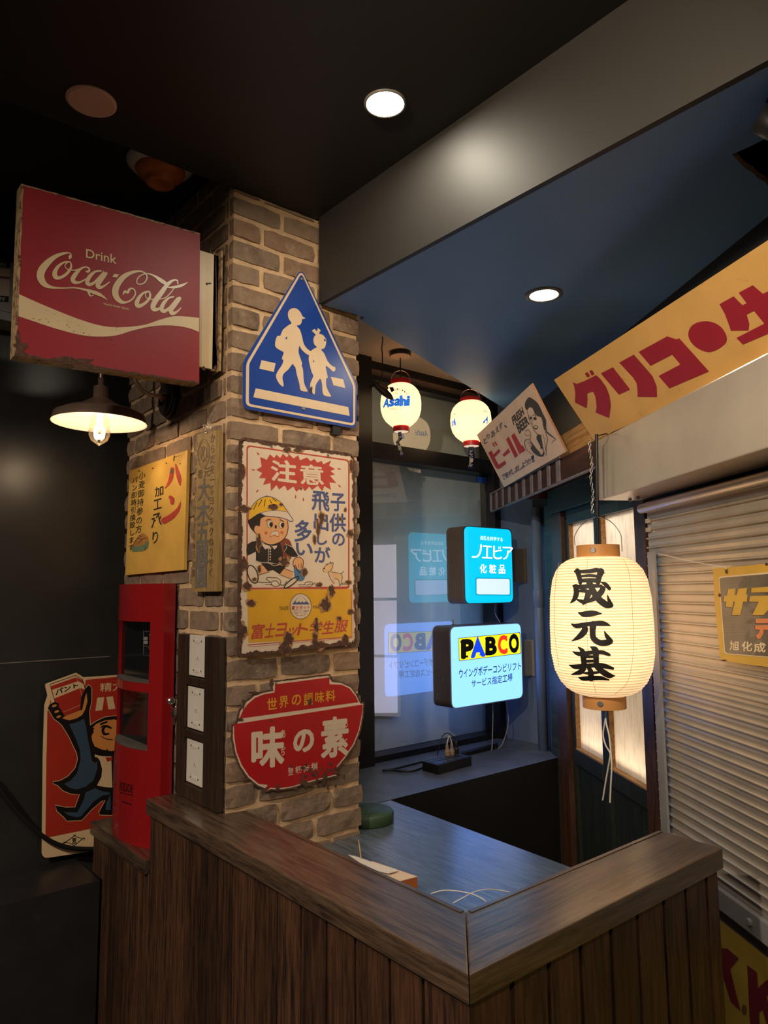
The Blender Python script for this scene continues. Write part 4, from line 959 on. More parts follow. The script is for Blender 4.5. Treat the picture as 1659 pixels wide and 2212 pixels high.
# arm, body and legs: black silhouette with a cream edge, blue inside
sil = za((350,700),(430,710),(465,760),(520,850),(550,960),(640,990),(860,880),(880,700),(900,560),(960,450),(1000,390),(1030,370),(1060,390),(1085,440),(1085,680),(1040,890),(1055,1150)) + za((1060,1170),(1180,1090),(1340,1010),(1530,985)) + [(262,1545),(262,1760)] + zb((1405,1245),(1200,1240),(1185,1190),(1310,960),(1240,970),(1050,1130),(850,1345),(560,1355),(540,1310),(380,1165),(345,1060),(560,1100),(730,1095),(820,850),(660,840),(500,780),(400,680),(310,640),(310,610),(440,590),(600,500),(730,350),(780,180),(760,60)) + za((800,1740),(640,1400),(500,1170),(420,1095),(340,1040),(275,930),(215,830),(250,750))
A(sil, 'pn_black', .0014); outline(sil, 2.6, .0010)
A(za((640,1150),(790,1110),(935,1035),(975,1200),(1020,1480),(1090,1843)) + zb((1045,200),(1110,250),(1150,210),(1155,350),(1080,580),(930,700),(760,755),(620,720),(515,645),(640,590),(760,450),(830,200),(820,0)) + za((920,1843),(760,1400)), 'pn_blue', .0018)
A(zb((1110,735),(1250,790),(1390,810),(1390,850),(1250,870),(1080,990),(840,1270),(760,1285),(600,1250),(510,1185),(770,1195),(900,940),(930,810)), 'pn_blue', .0018)
A(zb((1330,1000),(1405,860),(1405,1140),(1310,1150)), 'pn_blue', .0018)
# head, shirt, tie
hd = za((1110,1210),(1180,1140),(1340,1075),(1540,1050)) + [(262,1560),(262,1628)] + za((1600,1700),(1400,1670),(1290,1650),(1150,1590),(1100,1480),(1085,1380),(1130,1300))
A(hd, 'pn_skin', .0018); b.stroke(pl, za((1065,1340),(1090,1270),(1130,1225)), 2.5, .002, M['pn_black'])
A(zb((1100,80),(1420,115),(1440,720),(1300,710),(1145,680),(1230,520),(1245,370),(1200,200),(1150,140),(1110,135)), 'pn_cream', .0020)
A(zb((1310,140),(1400,140),(1440,120),(1440,200),(1340,225)), 'pn_red', .0023); b.stroke(pl, zb((1090,60),(1250,95),(1440,100)), 5, .0024, M['pn_black'])
b.stroke(pl, za((1270,1145),(1390,1100)), 4, .0022, M['pn_black'], 0); b.stroke(pl, za((1265,1215),(1330,1180),(1400,1190),(1470,1220)), [2,4,5,4], .0022, M['pn_black'])
b.stroke(pl, za((1355,1190),(1310,1260),(1340,1340),(1430,1335)), [5,6,6,3], .0023, M['pn_black']); b.stroke(pl, za((1265,1380),(1380,1440),(1500,1450)), [1,2,2], .0022, M['pn_black']); b.stroke(pl, za((1385,1645),(1440,1710),(1520,1690)), [2,4,4], .0022, M['pn_black'])
# the carton in the raised hand
A(za((250,350),(770,165),(905,250),(970,450),(900,620),(870,860),(560,990),(350,690)), 'pn_black', .0016)
A(za((262,360),(768,180),(895,262),(955,455),(880,600),(860,850),(555,985),(360,690)), 'pn_red', .0019)
A(za((262,360),(768,180),(895,255),(893,262),(790,215),(775,212),(268,392)), 'pn_cream', .0021); A(za((300,462),(820,290),(925,345),(955,455),(870,430),(850,430),(345,635)), 'pn_cream', .0021)
for s2 in (((785,212),(805,292)), ((850,430),(895,590)), ((525,905),(865,765))): b.stroke(pl, za(*s2), .7, .0022, M['pn_cream'], 0)
b.text(pl, 'パント', za((372,455),(805,322),(815,405),(372,570)), .0024, M['pn_black'], .045)
A(za((500,1030),(560,985),(870,860),(920,700),(985,520),(1005,690),(960,850),(900,960),(790,1030),(640,1070)), 'pn_skin', .0024)
b.stroke(pl, za((880,850),(910,690),(960,500),(1020,420)), [4,5.5,5.5,7], .0026, M['pn_black'])
for (x, y) in ((345,780),(392,895),(432,996)):
    b.art(pl, za(*[(x+105*math.cos(a)*.9, y+62*math.sin(a)-22*math.cos(a)) for a in np.linspace(0, 2*math.pi, 18)[:-1]]), .0026, M['pn_black']); b.art(pl, za(*[(x+48*math.cos(a), y+24*math.sin(a)-14*math.cos(a)) for a in np.linspace(0, 2*math.pi, 14)[:-1]]), .0029, M['pn_skin'])
b.text(pl, '精力', za((1250,330),(1720,300),(1720,480),(1255,505)), .0012, M['pn_cream'], .012)
A(za((1200,620),(1340,605),(1300,865),(1160,885)), 'pn_cream', .0012); A(za((1380,605),(1510,590),(1560,840),(1420,856)), 'pn_cream', .0012)
# maker's diamond
for s2 in ([(690,1620),(780,1670),(890,1695)], [(740,1620),(620,1710),(520,1775)], [(510,1765),(620,1780),(730,1850)], [(680,1855),(780,1770),(870,1695)], [(870,1690),(925,1695)], [(895,1670),(895,1730)], [(480,1785),(550,1775)], [(515,1750),(515,1810)]): b.stroke(pl, zb(*s2), 1.3, .0010, M['pn_black'])
b.text(pl, '第', zb((670,1685),(750,1670),(748,1760),(670,1770)), .0010, M['pn_black'], .02); b.stroke(pl, zb((672,1790),(742,1775)), 1.6, .0010, M['pn_black'], 0)
tag(b.build('cutout_sign'), 'red cut-out tin sign of a blue-suited man raising a carton, leaning on the rear wall', 'sign')

pts = [(-30,1668),(0,1706),(40,1757),(92,1806),(140,1829),(195,1834),(240,1828),(275,1805)]
b = MB(); q = py_(2.690); b.tube([q.P(*p) for p in spline(pts, 1, 5)[0]], .0075, M['black_rubber'], 10)
tag(b.build('cable'), 'thick black cable sagging across the front of the red cut-out sign', 'cable')

# ================================================================ switch box at the left edge
bx = thing('switch_box', 'grey metal switch box with ON and OFF stickers high on the rear wall', 'switch box', (.42, 2.75, 2.45)); pl = py_(2.64)
p0, p1 = pl.P(-120, 520), pl.P(60, 702)
b = MB(); b.box((p0[0], 2.64, p1[2]), (p1[0], 2.749, p0[2]-.012), M['galv']); b.build('body', bx, bevel=.004)
b = MB(); b.box((p0[0], 2.636, p1[2]+.03), (p1[0]-.004, 2.6398, p1[2]+.034)); b.build('cover_lip', bx, M['galv'])
b = MB(); bl, wh, rd = M['black_plastic'], plain('sticker_white', '#b9aa9a', .5, var=.1, scale=60), plain('sticker_red', '#6d2a22', .5)
A = lambda pts, mt: b.art(pl, pts, .0008, mt)
A([(-30,558),(21,565),(21,579),(-30,573)], bl)
pl2 = pl.up(.0006); b.text(pl2, 'ON', [(-8,565),(12,568),(12,577),(-8,574)], .0008, wh, .02)
A([(-30,577),(22,581),(22,598),(-30,594)], wh); A([(-30,594),(22,599),(22,602),(-30,597)], rd); A([(-30,600),(21,604),(20,641),(-30,636)], wh)
A([(-30,636),(19,640),(18,653),(-30,649)], bl); b.text(pl2, 'OFF', [(-12,640),(11,643),(11,651),(-12,648)], .0008, wh, .02)
b.build('sticker', bx)
# ================================================================ L-shaped panelled counter
ZT, ZB = 1.064, 1.020
XO, YO, XI, YI = .845, .820, 1.003, .977       # outer and inner edges of the cap
XE = 1.677
ct = thing('counter', 'dark L-shaped oak panelled counter with a wide mitred cap in the foreground', 'counter', (1.2, 1.2, 0))
def cap(name, poly, mat):
    b = MB(); b.prism([(x, y, ZB) for x, y in poly], (0, 0, ZT-ZB)); return b.build(name, ct, mat, bevel=.003, weld=True)
cap('cap_rail', [(XO, YO), (XI-.001, YI-.0005), (XI-.001, 1.797), (XL-.004, 1.8075), (XL-.004, 2.088), (XO, 2.088)], M['oak_dark'])
cap('cap_rail', [(XO+.0012, YO), (XE-.002, YO), (XE+.004, YI), (XI+.0004, YI)], M['oak_dark_x'])
b = MB(); b.box((XI-.012, YI+.002, ZT), (XI-.002, 1.79, ZT+.0015)); b.build('cap_bead', ct, M['oak_dark'], bevel=.0007)
b = MB(); b.box((XI+.004, YI-.012, ZT), (XE-.002, YI-.002, ZT+.0015)); b.build('cap_bead', ct, M['oak_dark_x'], bevel=.0007)
XP, YPn = .858, .833                            # faces of the cladding
b = MB(); r = random.Random(5)
yj = [2.085, 2.025, 1.942, 1.851, 1.760, 1.669, 1.582, 1.490, 1.395, 1.302, 1.212, 1.121, 1.022, .936, .848]
for i in range(len(yj)-1):
    g = .0035 if i < 8 else .006
    b.box((XP, yj[i+1]+(g if i < 13 else 0), .004), (XP+.014, yj[i]-.0008, ZB-.001))
b.build('left_cladding', ct, M['oak_plank'], bevel=.0012, bseg=1)
b = MB(); xj = [.864, .964, 1.060, 1.152, 1.248, 1.341, 1.440, 1.530, 1.622, 1.670]
for i in range(len(xj)-1): b.box((xj[i]+.0008, YPn, .004), (xj[i+1]-(.009 if i < 8 else 0), YPn+.014, ZB-.001))
b.build('front_cladding', ct, M['oak_plank'], bevel=.0012, bseg=1)
b = MB(); b.box((XP-.002, YPn-.002, .004), (XP+.010, YPn+.012, ZB-.001)); b.build('corner_post', ct, M['oak_plank'], bevel=.001)
b = MB()
b.box((XP+.013, YPn+.014, .004), (XI-.022, 2.085, ZB-.0005)) if False else None
b.box((XP+.0141, YPn+.0142, .003), (XP+.03, 2.085, ZB-.0005)); b.box((XP+.0301, YPn+.0142, .003), (1.668, YPn+.03, ZB-.0005))
b.build('core', ct, M['void'])
b = MB(); b.box((.974, .955, .004), (.986, 1.795, ZB-.0005)); b.box((.987, .955, .004), (1.668, .966, ZB-.0005)); b.box((1.656, .864, .004), (1.668, .954, ZB-.0005)); b.build('inner_lining', ct, M['oak_plank'])
# desk inside
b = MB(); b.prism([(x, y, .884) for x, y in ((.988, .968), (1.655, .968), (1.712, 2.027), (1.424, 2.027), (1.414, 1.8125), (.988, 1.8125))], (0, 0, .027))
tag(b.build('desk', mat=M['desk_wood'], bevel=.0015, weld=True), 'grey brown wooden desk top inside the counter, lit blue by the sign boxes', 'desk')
b = MB(); b.box((1.06, 1.06, 0), (1.10, 1.72, .884)); b.box((1.11, 1.66, 0), (1.40, 1.70, .884)); tag(b.build('desk_cabinet', mat=M['void']), 'black base unit carrying the desk top behind the counter', 'cabinet')
# lower step carrying the red cabinet
stp = thing('low_counter', 'low dark panelled step of the counter that carries the red cabinet', 'counter', (.9, 2.32, 0))
b = MB(); b.box((XO, 2.0895, .853), (XL-.004, 2.560, .893)); b.build('top_board', stp, M['oak_dark'], bevel=.003)
b = MB(); yj = [2.088, 2.115, 2.188, 2.262, 2.334, 2.404, 2.468]
for i in range(6): b.box((XP, yj[i]+.001, .004), (XP+.014, yj[i+1]-.003, .852))
b.box((XP, 2.468, .730), (XP+.014, 2.558, .852)); b.build('cladding', stp, M['oak_plank'], bevel=.0012, bseg=1)
b = MB(); b.box((XP+.0141, 2.089, .004), (XP+.03, 2.465, .852)); b.build('core', stp, M['void'])

# ---------------------------------------------------------------- things lying on the desk
zk = zm(700, 1780, 3.072); pd = pz_(.911)
bx = thing('takeout_box', 'opened orange-brown cardboard carton lying on the desk behind the left cap', 'box', (1.14, 1.42, .911))
M['card'] = plain('orange_card', '#b4642c', .7, var=.06); M['card_in'] = plain('pale_card', '#d8bfa4', .7, var=.04)
pt = pz_(.952); q = [pt.P(*p) for p in zk((160,206),(415,318),(540,355),(620,352))]
a0 = np.array((1.045, 1.365, .911)); a1 = np.array((1.185, 1.330, .911)); ld = np.array((-.02, .22, 0))
c0 = pt.P(*zk((620,352))[0]); c1 = pt.P(*zk((440,316))[0])
b = MB(); ux = np.array((1.0, .0, 0)); e = c0*1; e[2] = .911; f_ = e - np.array((.085, -.012, 0)); g_ = np.array((-.02, .15, 0))
b.prism([e, f_, f_+g_, e+g_], (0, 0, .041), M['card']); b.build('tray', bx, bevel=.001)
b = MB(); t0 = [e+(0,0,.0414), f_+(0,0,.0414), f_+g_+(0,0,.0414), e+g_+(0,0,.0414)]; b.prism(t0, (0, 0, .0012), M['card_in']); b.build('flap', bx)
b = MB(); P_ = [pz_(.958).P(*p) for p in zk((160,206),(225,222),(330,260),(362,275),(395,280),(440,292),(470,300),(490,312),(430,330),(300,300))]; b.prism(P_, (0, 0, .0015)); tag(b.build('paper_sheet', mat=M['white_plastic']), 'crumpled white paper sheet on top of the opened carton', 'paper')
b = MB(); b.tube([pz_(.955).P(*zk((248,243))[0]), pz_(.955).P(*zk((248,243))[0])+np.array((-.006,.004,.052))], .0016, mat=None, n=8); tag(b.build('chopstick', mat=plain('pale_bamboo', '#cfa777', .6)), 'thin wooden stick poking up beside the opened carton', 'stick')
for k, (pts, lb) in enumerate(((((710,462),(780,442),(860,442),(960,458),(1030,485),(1078,515)), 'thin white wire arching on the desk, its left end behind the left cap'), (((855,525),(920,490),(1000,450),(1080,434),(1150,437),(1228,452)), 'thin white wire arching on the desk, its right end behind the front cap'))):
    hh = [.913, .922, .930, .930, .922, .914]
    b = MB(); b.tube([pz_(h_).P(*p) for p, h_ in zip(spline(zk(*pts), 1, 4)[0], np.interp(np.linspace(0, 5, 21), range(6), hh))], .0013, n=8); tag(b.build('wire', mat=M['white_wire']), lb, 'wire', 'loose wires on the desk')
c = np.array((1.507, 1.893, .911)); b = MB(); b.lathe([(0, 0), (.078, 0), (.080, .004), (.080, .030), (.075, .036), (0, .036)], c, n=48)
tag(b.build('round_stand', mat=plain('moss_green_plastic', '#31492e', .5, var=.06)), 'round moss green plastic stand on the desk by the pillar foot', 'stand')

# ================================================================ power strip, plugs and cables on the window ledge
ZL = .911; us = np.array((.985, -.17, 0)); us /= np.linalg.norm(us); vs_ = np.array((-us[1], us[0], 0)); o_ = np.array((2.046, 2.128, ZL))
ps = thing('power_strip', 'black power strip lying on the window ledge with plugs in it', 'power strip', o_+us*.12)
zs_ = zm(770, 1400, 3.53); pt = pz_(ZL+.038)
q = [pt.P(*p) for p in zs_((500,862),(622,893),(878,825),(775,800))]
b = MB(); b.prism([p*np.array((1,1,0))+np.array((0,0,ZL+.001)) for p in q], (0, 0, .037)); b.build('housing', ps, M['black_plastic'], bevel=.004)
for k in range(5):
    for s_ in (.3, .72):
        u = .12+k*.19; ctr = (q[0]*(1-u)+q[3]*u)*(1-s_) + (q[1]*(1-u)+q[2]*u)*s_
        b = MB(); b.disc(ctr+(0,0,-.0002), (0,0,1), .012, .0012, plain('socket_grey', '#3a4350', .4), 16); b.build('socket_face', ps)
b = MB(); pl = pz_(ZL+.0385); b.art(pl, zs_((615,868),(655,864),(658,872),(622,878)), .0003, plain('switch_blue', '#5a63b8', .4)); b.build('switch', ps)
plugs = []
for k, (p0, mt, lb) in enumerate((((692,822), 'tan_plug', 'tan plug standing in the power strip, leftmost of the three'), ((728,815), 'tan_plug', 'tan plug standing in the power strip, middle of the three'), ((763,803), 'black_plastic', 'black plug standing in the power strip, right of the two tan ones'))):
    c = pt.P(*zs_(p0)[0]); mt_ = M['black_plastic'] if mt == 'black_plastic' else plain('tan_plug', '#8d7c6c', .5)
    b = MB(); b.lathe([(0, .0012), (.011, .0012), (.012, .018), (.007, .026), (.006, .045), (.004, .052), (0, .052)], c, mat=mt_, n=14, smooth=False); pg = tag(b.build('plug', origin=c), lb, 'plug', 'plugs in the power strip'); plugs.append((c, pg))
ca, cb_, cc = (p[0]+np.array((0,0,.050)) for p in plugs)
def cord(name, pts, r, mat, lb, cat='cable', grp=None):
    P3 = np.array(pts, float); k = 5; out = []
    sx = spline([(p[0], p[1]) for p in P3], [float(p[2])*10 for p in P3], k)
    b = MB(); b.tube([(x, y, z_/10) for (x, y), z_ in zip(*sx)], r, n=10); return tag(b.build(name, mat=mat), lb, cat, grp)
cord('cord', [ca+(0,0,.001), ca+(.012,.004,.020), (ca+cb_)/2+(0,0,.030), cb_+(-.006,0,.018), cb_+(0,0,.001)], .0022, M['white_wire'], 'pale cord looping between the two tan plugs')
cord('cord', [cc+(0,0,.001), cc+(-.02,.006,.026), cb_+(-.012,.02,.040), ca+(-.014,.020,.02), ca+(-.028,.024,-.03), ca+(-.030,.03,-.050)], .0020, M['black_rubber'], 'black cord arching behind the tan plugs')
pl = pz_(ZL+.008)
cord('cable', [pl.P(*p) for p in zs_((545,890),(520,905),(470,925),(420,938),(340,938),(270,930),(200,932))], .0045, M['black_rubber'], 'black power cord running from the strip along the window ledge to the pillar')
cord('cable', [pz_(ZL+.008).P(*p) for p in zs_((500,868),(400,893),(300,918),(200,935))], .0045, M['black_rubber'], 'flat black cord lying nearer the window behind the other ledge cord')
q = [pz_(ZL+.016).P(*p) for p in zs_((800,805),(1080,738),(1075,722),(790,790))]
b = MB(); b.prism([p*np.array((1,1,0))+np.array((0,0,ZL+.0005)) for p in q], (0, 0, .015)); tag(b.build('cable_duct', mat=M['black_plastic']), 'black cable duct lying on the ledge to the right of the power strip', 'cable duct')
# ================================================================ backlit paper screen in the slanted wall
sh = thing('shoji_screen', 'dark framed screen with two backlit paper panes, behind the big paper lantern', 'screen', W(.45, 0, 0))
def wpart(name, mat, *bx, par=None, bev=.0015):
    b = MB()
    for q in bx: b.wbox(*q)
    return b.build(name, par if par is not None else sh, mat, bevel=bev, weld=bool(bev))
wpart('outer_post', M['screen_teal'], (-.055, .045, -.05, .012, .003, 2.035))
wpart('brown_post', M['screen_post'], (.048, .172, -.05, .018, .003, 1.984))
wpart('stile', M['screen_dark'], (.175, .212, -.05, 0, .003, 1.950)); wpart('stile', M['screen_dark'], (.489, .550, -.05, 0, .003, 1.925)); wpart('stile', M['screen_dark'], (.863, .874, -.05, 0, .003, 1.950))
wpart('lit_tone_edge', M['raw_pine'], (.2125, .2165, -.05, -.002, .99, 1.925)); wpart('lit_tone_edge', M['raw_pine'], (.5505, .5545, -.05, -.002, .99, 1.925))  # pale strips put the lit look of the stiles' inner faces into colour
wpart('right_post', M['screen_post'], (.8765, .952, -.05, .018, .003, 1.990))
wpart('header_rail', M['screen_teal'], (.213, .862, -.05, .004, 1.926, 1.968))
wpart('bottom_rail', M['screen_dark'], (.2125, .4885, -.05, .004, .928, .988)); wpart('bottom_rail', M['screen_dark'], (.5505, .8625, -.05, .004, .928, .988))
wpart('sill_strip', M['raw_pine'], (.217, .488, -.022, .002, .9885, .9945), bev=0); wpart('sill_strip', M['raw_pine'], (.555, .862, -.022, .002, .9885, .9945), bev=0)
wpart('lower_panel', M['screen_dark'], (.2125, .4885, -.05, -.012, .003, .927)); wpart('lower_panel', M['screen_dark'], (.5505, .8625, -.05, -.012, .003, .927)); wpart('lower_rail', M['screen_dark'], (.551, .862, -.0119, .002, .40, .46))
wpart('plywood_board', M['screen_teal'], (.046, 1.02, .0185, .028, 1.985, 2.09))
t = NT('screen_paper'); df = t.n('ShaderNodeBsdfDiffuse'); tl = t.n('ShaderNodeBsdfTranslucent'); mx = t.n('ShaderNodeMixShader'); mx.inputs[0].default_value = .62
v = t.coord((60, 60, 9)); cl = t.ramp(t.noise(v, 1.6, 5, .6), [(.3, lin('#d2cdc6')), (.52, lin('#e6e2dc'))]); t.l(cl, df.inputs[0]); t.l(cl, tl.inputs[0]); t.l(df.outputs[0], mx.inputs[1]); t.l(tl.outputs[0], mx.inputs[2]); t.l(mx.outputs[0], t.out.inputs[0])
for a, c in ((.2175, .4885), (.5555, .8625)):
    b = MB(); b.wbox(a, c, -.0225, -.0205, .988, 1.926); b.build('paper_pane', sh, t.m)
wpart('light_box', plain('box_white', '#cfcac0', .7), (.176, .88, -.335, -.325, .90, 1.99), (.176, .88, -.324, -.051, .90, .91), (.176, .88, -.324, -.051, 1.98, 1.99), (.176, .186, -.324, -.051, .911, 1.979), (.87, .88, -.324, -.051, .911, 1.979), bev=0)
ang = math.atan2(WT[1], WT[0])
lamp('strip_light', 'AREA', W(.53, -.10, .93), E_SHOJI, '#ffe6c4', sh, rot=(math.pi, 0, ang), sx=.62, sy=.04)
lamp('strip_light', 'AREA', W(.53, -.14, 1.965), E_SHOJI*.85, '#ffefdc', sh, rot=(0, 0, ang), sx=.62, sy=.04)

# ================================================================ little eave with battens, plank behind it
ev = thing('eave_board', 'dark red-brown eave board with grey battens above the paper screen', 'eave', W(.3, .19, 2.045)); of = .19
zq = zm(1030, 820, 5.352)
t0 = tz(1059, 1100, of)[0]; t1 = .980
wpart('fascia', M['eave_wood'], (t0+.005, t1, of-.018, of-.004, 2.046, 2.130), par=ev)
for x0, x1 in ((150,168),(212,234),(284,305),(358,382),(440,463),(520,550),(612,640),(703,737),(806,840),(912,955)):
    yq = 1425-(x0-155)*.52
    a = tz(*zq((x0, yq))[0], of)[0]; c = tz(*zq((x1, yq))[0], of)[0]
    wpart('batten', M['batten'], (a, c, of-.004, of, 2.046, 2.128), par=ev, bev=.001)
te = tz(*zq((955, 900))[0], of)[0]
wpart('top_rail', M['batten'], (t0, te, of-.004, of+.002, 2.1285, 2.136), par=ev, bev=.001); wpart('drip_edge', M['batten'], (t0, t1, of-.016, of-.002, 2.040, 2.0455), par=ev, bev=.001)
wpart('bracket', M['eave_wood'], (.01, .035, .0005, of-.0185, 2.06, 2.11), par=ev, bev=0); wpart('bracket', M['eave_wood'], (.93, .96, .0285, of-.0185, 2.06, 2.11), par=ev, bev=0)
b = MB(); b.wbox(.30, .975, .128, .146, 2.131, 2.236); b.wbox(.34, .37, .001, .1275, 2.15, 2.20); b.wbox(.90, .93, .001, .1275, 2.15, 2.20); tag(b.build('plank', mat=M['raw_pine']), 'light wooden plank on the wall between the beer board and the yellow banner', 'plank')

# ================================================================ beer board
bp0, bp1 = W(-.02, .212, 2.137), W(-.02, .333, 2.362); dz = bp1-bp0; nn = np.cross(WT, dz); nn = nn if nn@(CAM-bp0) > 0 else -nn
pl = Pl(nn, bp0); z = zm(1030, 820, 5.352)
M['plywood'] = plain('pale_plywood', '#f2d6be', .6, var=.08, scale=9, dirt=('#b8926f', .38, 16)); M['blue_ink'] = plain('indigo_ink', '#3d4069', .6, var=.1); M['grey_ink'] = plain('graphite_ink', '#4c4744', .6, var=.12, scale=40); M['beer_red'] = plain('raspberry_paint', '#c43a44', .5, var=.1, scale=30)
b = MB(); b.prism([pl.P(*p) for p in z((0,640),(630,50),(1030,835),(315,1245))], -pl.n*.008, M['plywood'], side=plain('ply_edge', '#8d5f3e', .7))
A = lambda pts, mt, lift=.0007, k=0: b.art(pl, smooth_poly(z(*pts), k) if k else z(*pts), lift, M[mt])
S_ = lambda pts, wd, mt='grey_ink', lift=.0009, s_=4: b.stroke(pl, z(*pts), [q/5.352 for q in wd] if isinstance(wd, list) else wd/5.352, lift, M[mt], s_)
for ch, cx, cy, w_ in (('と',95,705,60),('り',130,655,50),('あ',185,625,66),('え',235,575,62),('ず',275,535,62),('、',330,540,40)): b.text(pl, ch, z((cx-w_*.42,cy-w_*.30),(cx+w_*.25,cy-w_*.75),(cx+w_*.45,cy+w_*.35),(cx-w_*.2,cy+w_*.8)), .0007, M['blue_ink'], .012)
for i, ch in enumerate('で乾杯しましょうか！'):
    cx, cy = 310+i*37.5, 1128-i*23.5; w_ = 56 if i < 9 else 60; b.text(pl, ch, z((cx-w_*.42,cy-w_*.42),(cx+w_*.25,cy-w_*.8),(cx+w_*.42,cy+w_*.42),(cx-w_*.25,cy+w_*.8)), .0007, M['blue_ink'], .012)
# the big red word
A([(175,735),(190,728),(212,770),(198,778)], 'beer_red'); A([(200,722),(214,715),(238,755),(223,763)], 'beer_red')
A([(133,845),(170,820),(192,868),(255,800),(272,830),(205,900),(252,985),(325,935),(340,975),(262,1030),(235,1032),(212,1010)], 'beer_red')
A([(295,870),(365,795),(385,838),(315,893)], 'beer_red')
A([(337,690),(368,660),(478,878),(440,907)], 'beer_red'); A([(398,652),(432,617),(512,762),(535,768),(562,818),(490,862)], 'beer_red')
b.text(pl, 'FRESH', z((402,440),(520,315),(548,400),(425,525)), .0007, M['grey_ink'], .05); b.text(pl, 'BEER', z((452,520),(575,420),(605,510),(490,620)), .0007, M['grey_ink'], .05)
# smiling drinker
A([(562,260),(600,205),(650,228),(700,270),(735,330),(765,400),(800,470),(800,560),(812,590),(780,580),(765,520),(745,440),(700,420),(660,380),(640,330),(600,335),(575,350),(555,310)], 'grey_ink', .0008, 3)
A([(595,335),(628,322),(650,345),(665,395),(620,415),(600,400)], 'plywood', .0010, 3)
S_([(575,345),(592,400),(600,440),(615,490),(640,540),(665,590),(700,630),(750,645),(748,660)], [3,4,6,5,5,6,6,4,2]); S_([(745,450),(760,455),(770,490),(762,535)], [3,5,5,3]); S_([(600,420),(615,405),(632,408)], [3,6,4]); S_([(640,415),(668,408),(690,430)], [3,7,5])
S_([(610,445),(625,432),(635,448)], [2,5,3]); S_([(645,455),(665,435),(685,445),(688,462)], [2,6,7,4]); A([(655,440),(680,440),(684,462),(662,468)], 'grey_ink', .0009, 2); A([(612,430),(632,432),(628,458),(612,462)], 'grey_ink', .0009, 2)
S_([(632,420),(640,470),(635,505),(655,520)], [2,4,5,3]); A([(650,545),(680,528),(708,545),(690,575),(665,570)], 'grey_ink', .0009, 3); A([(658,548),(682,536),(700,548),(685,562)], 'plywood', .0012, 2)
S_([(800,600),(860,650),(915,690)], [14,14,4]); S_([(790,600),(815,690),(800,800),(812,870)], [4,6,5,3]); S_([(860,745),(885,705),(920,695)], [2,4,3]); S_([(770,640),(790,760),(800,855)], [3,4,2])
A([(590,660),(610,690),(690,800),(725,830),(735,770),(690,690),(700,640),(740,650),(760,760),(780,860),(760,890),(710,885),(660,850),(620,790),(640,760)], 'grey_ink', .0008, 2)
S_([(560,600),(590,580),(612,600),(625,650),(610,690),(570,690),(552,730),(565,790),(605,840),(650,860)], [4,5,5,4,5,5,6,5,4,2]); S_([(552,620),(575,650),(610,640)], [4,5,4])
for k in range(4): S_([(575+k*14, 715+k*28),(605+k*12, 712+k*26),(622+k*8, 738+k*22)], [4,5,3])
A([(720,815),(755,800),(768,840),(745,868)], 'plywood', .0011, 3); S_([(770,830),(790,860),(810,875)], [8,5,2])
tag(b.build('beer_board'), 'tilted pale plywood board with a red word and a grey drawing of a drinker', 'sign')

# ================================================================ steel shutter box, yellow banner board, shutter
b = MB(); b.wbox(.984, 3.0, .042, .185, 1.932, 2.126); hb = b.build('shutter_box', mat=M['steel'], bevel=.004, weld=True); tag(hb, 'scuffed silver steel shutter box above the roller shutter', 'shutter box')
for t_ in (1.03, 1.085):
    b = MB(); c = W(t_, .10, 1.932); b.disc(c, (0,0,-1), .006, .004, M['screw'], 8); b.disc(c+(0,0,-.004), (0,0,-1), .003, .005, M['screw'], 8); b.build('bolt', hb)
TL, BL, TR = W(.985, .318, 2.327), W(.985, .192, 2.129), W(1.97, .240, 2.311)
nn = np.cross(TR-TL, BL-TL); nn = nn if nn@(CAM-TL) > 0 else -nn; pl = Pl(nn, BL); z = zm(1160, 500, 3.325)
M['banner'] = plain('honey_banner', '#dfb066', .5, var=.1, scale=6, dirt=('#a07c42', .40, 11)); M['banner_red'] = plain('crimson_banner', '#9f1f33', .5, var=.08, scale=8)
dx = (TR-TL)*(2.3/.985*.72); b = MB()
BR = BL+dx; BR = BR + (TL-BL)*((2.129-BR[2])/(TL-BL)[2]); b.prism([TL, BL, BR, TL+dx], -pl.n*.006, M['banner'])
A = lambda pts, k=0: b.art(pl, smooth_poly(z(*pts), k) if k else z(*pts), .0008, M['banner_red'])
A([(255,1082),(285,1095),(340,1075),(425,1032),(455,1060),(495,1115),(520,1180),(530,1250),(518,1340),(420,1300),(428,1265),(420,1190),(405,1155),(395,1150),(360,1165),(362,1210),(356,1270),(272,1228),(275,1160),(268,1115)])
A([(343,1020),(362,1010),(382,1038),(360,1048)]); A([(375,1003),(395,995),(413,1024),(392,1035)])
A([(458,1020),(545,975),(668,1135),(588,1172)]); A([(590,942),(695,885),(770,970),(830,1040),(858,1110),(862,1190),(722,1188),(722,1140),(715,1090),(690,1050)])
A([(730,865),(935,753),(1000,775),(1022,768),(1235,1005),(950,1127),(873,1038),(1030,955),(970,885),(815,965)])
A([(1086,735),(1105,685),(1150,655),(1210,645),(1270,655),(1325,690),(1358,745),(1360,790),(1335,820),(1290,850),(1240,866),(1195,858),(1140,830),(1100,785)], 4)
A([(1310,522),(1412,466),(1475,530),(1505,515),(1448,440),(1550,386),(1622,448),(1659,430),(1740,395),(1840,690),(1659,735),(1478,812),(1432,765),(1632,662),(1558,570),(1505,596),(1524,665),(1518,711),(1392,713),(1378,670),(1350,595)])
tag(b.build('banner_board'), 'long yellow board with crimson characters and a disc leaning above the steel shutter box', 'sign')

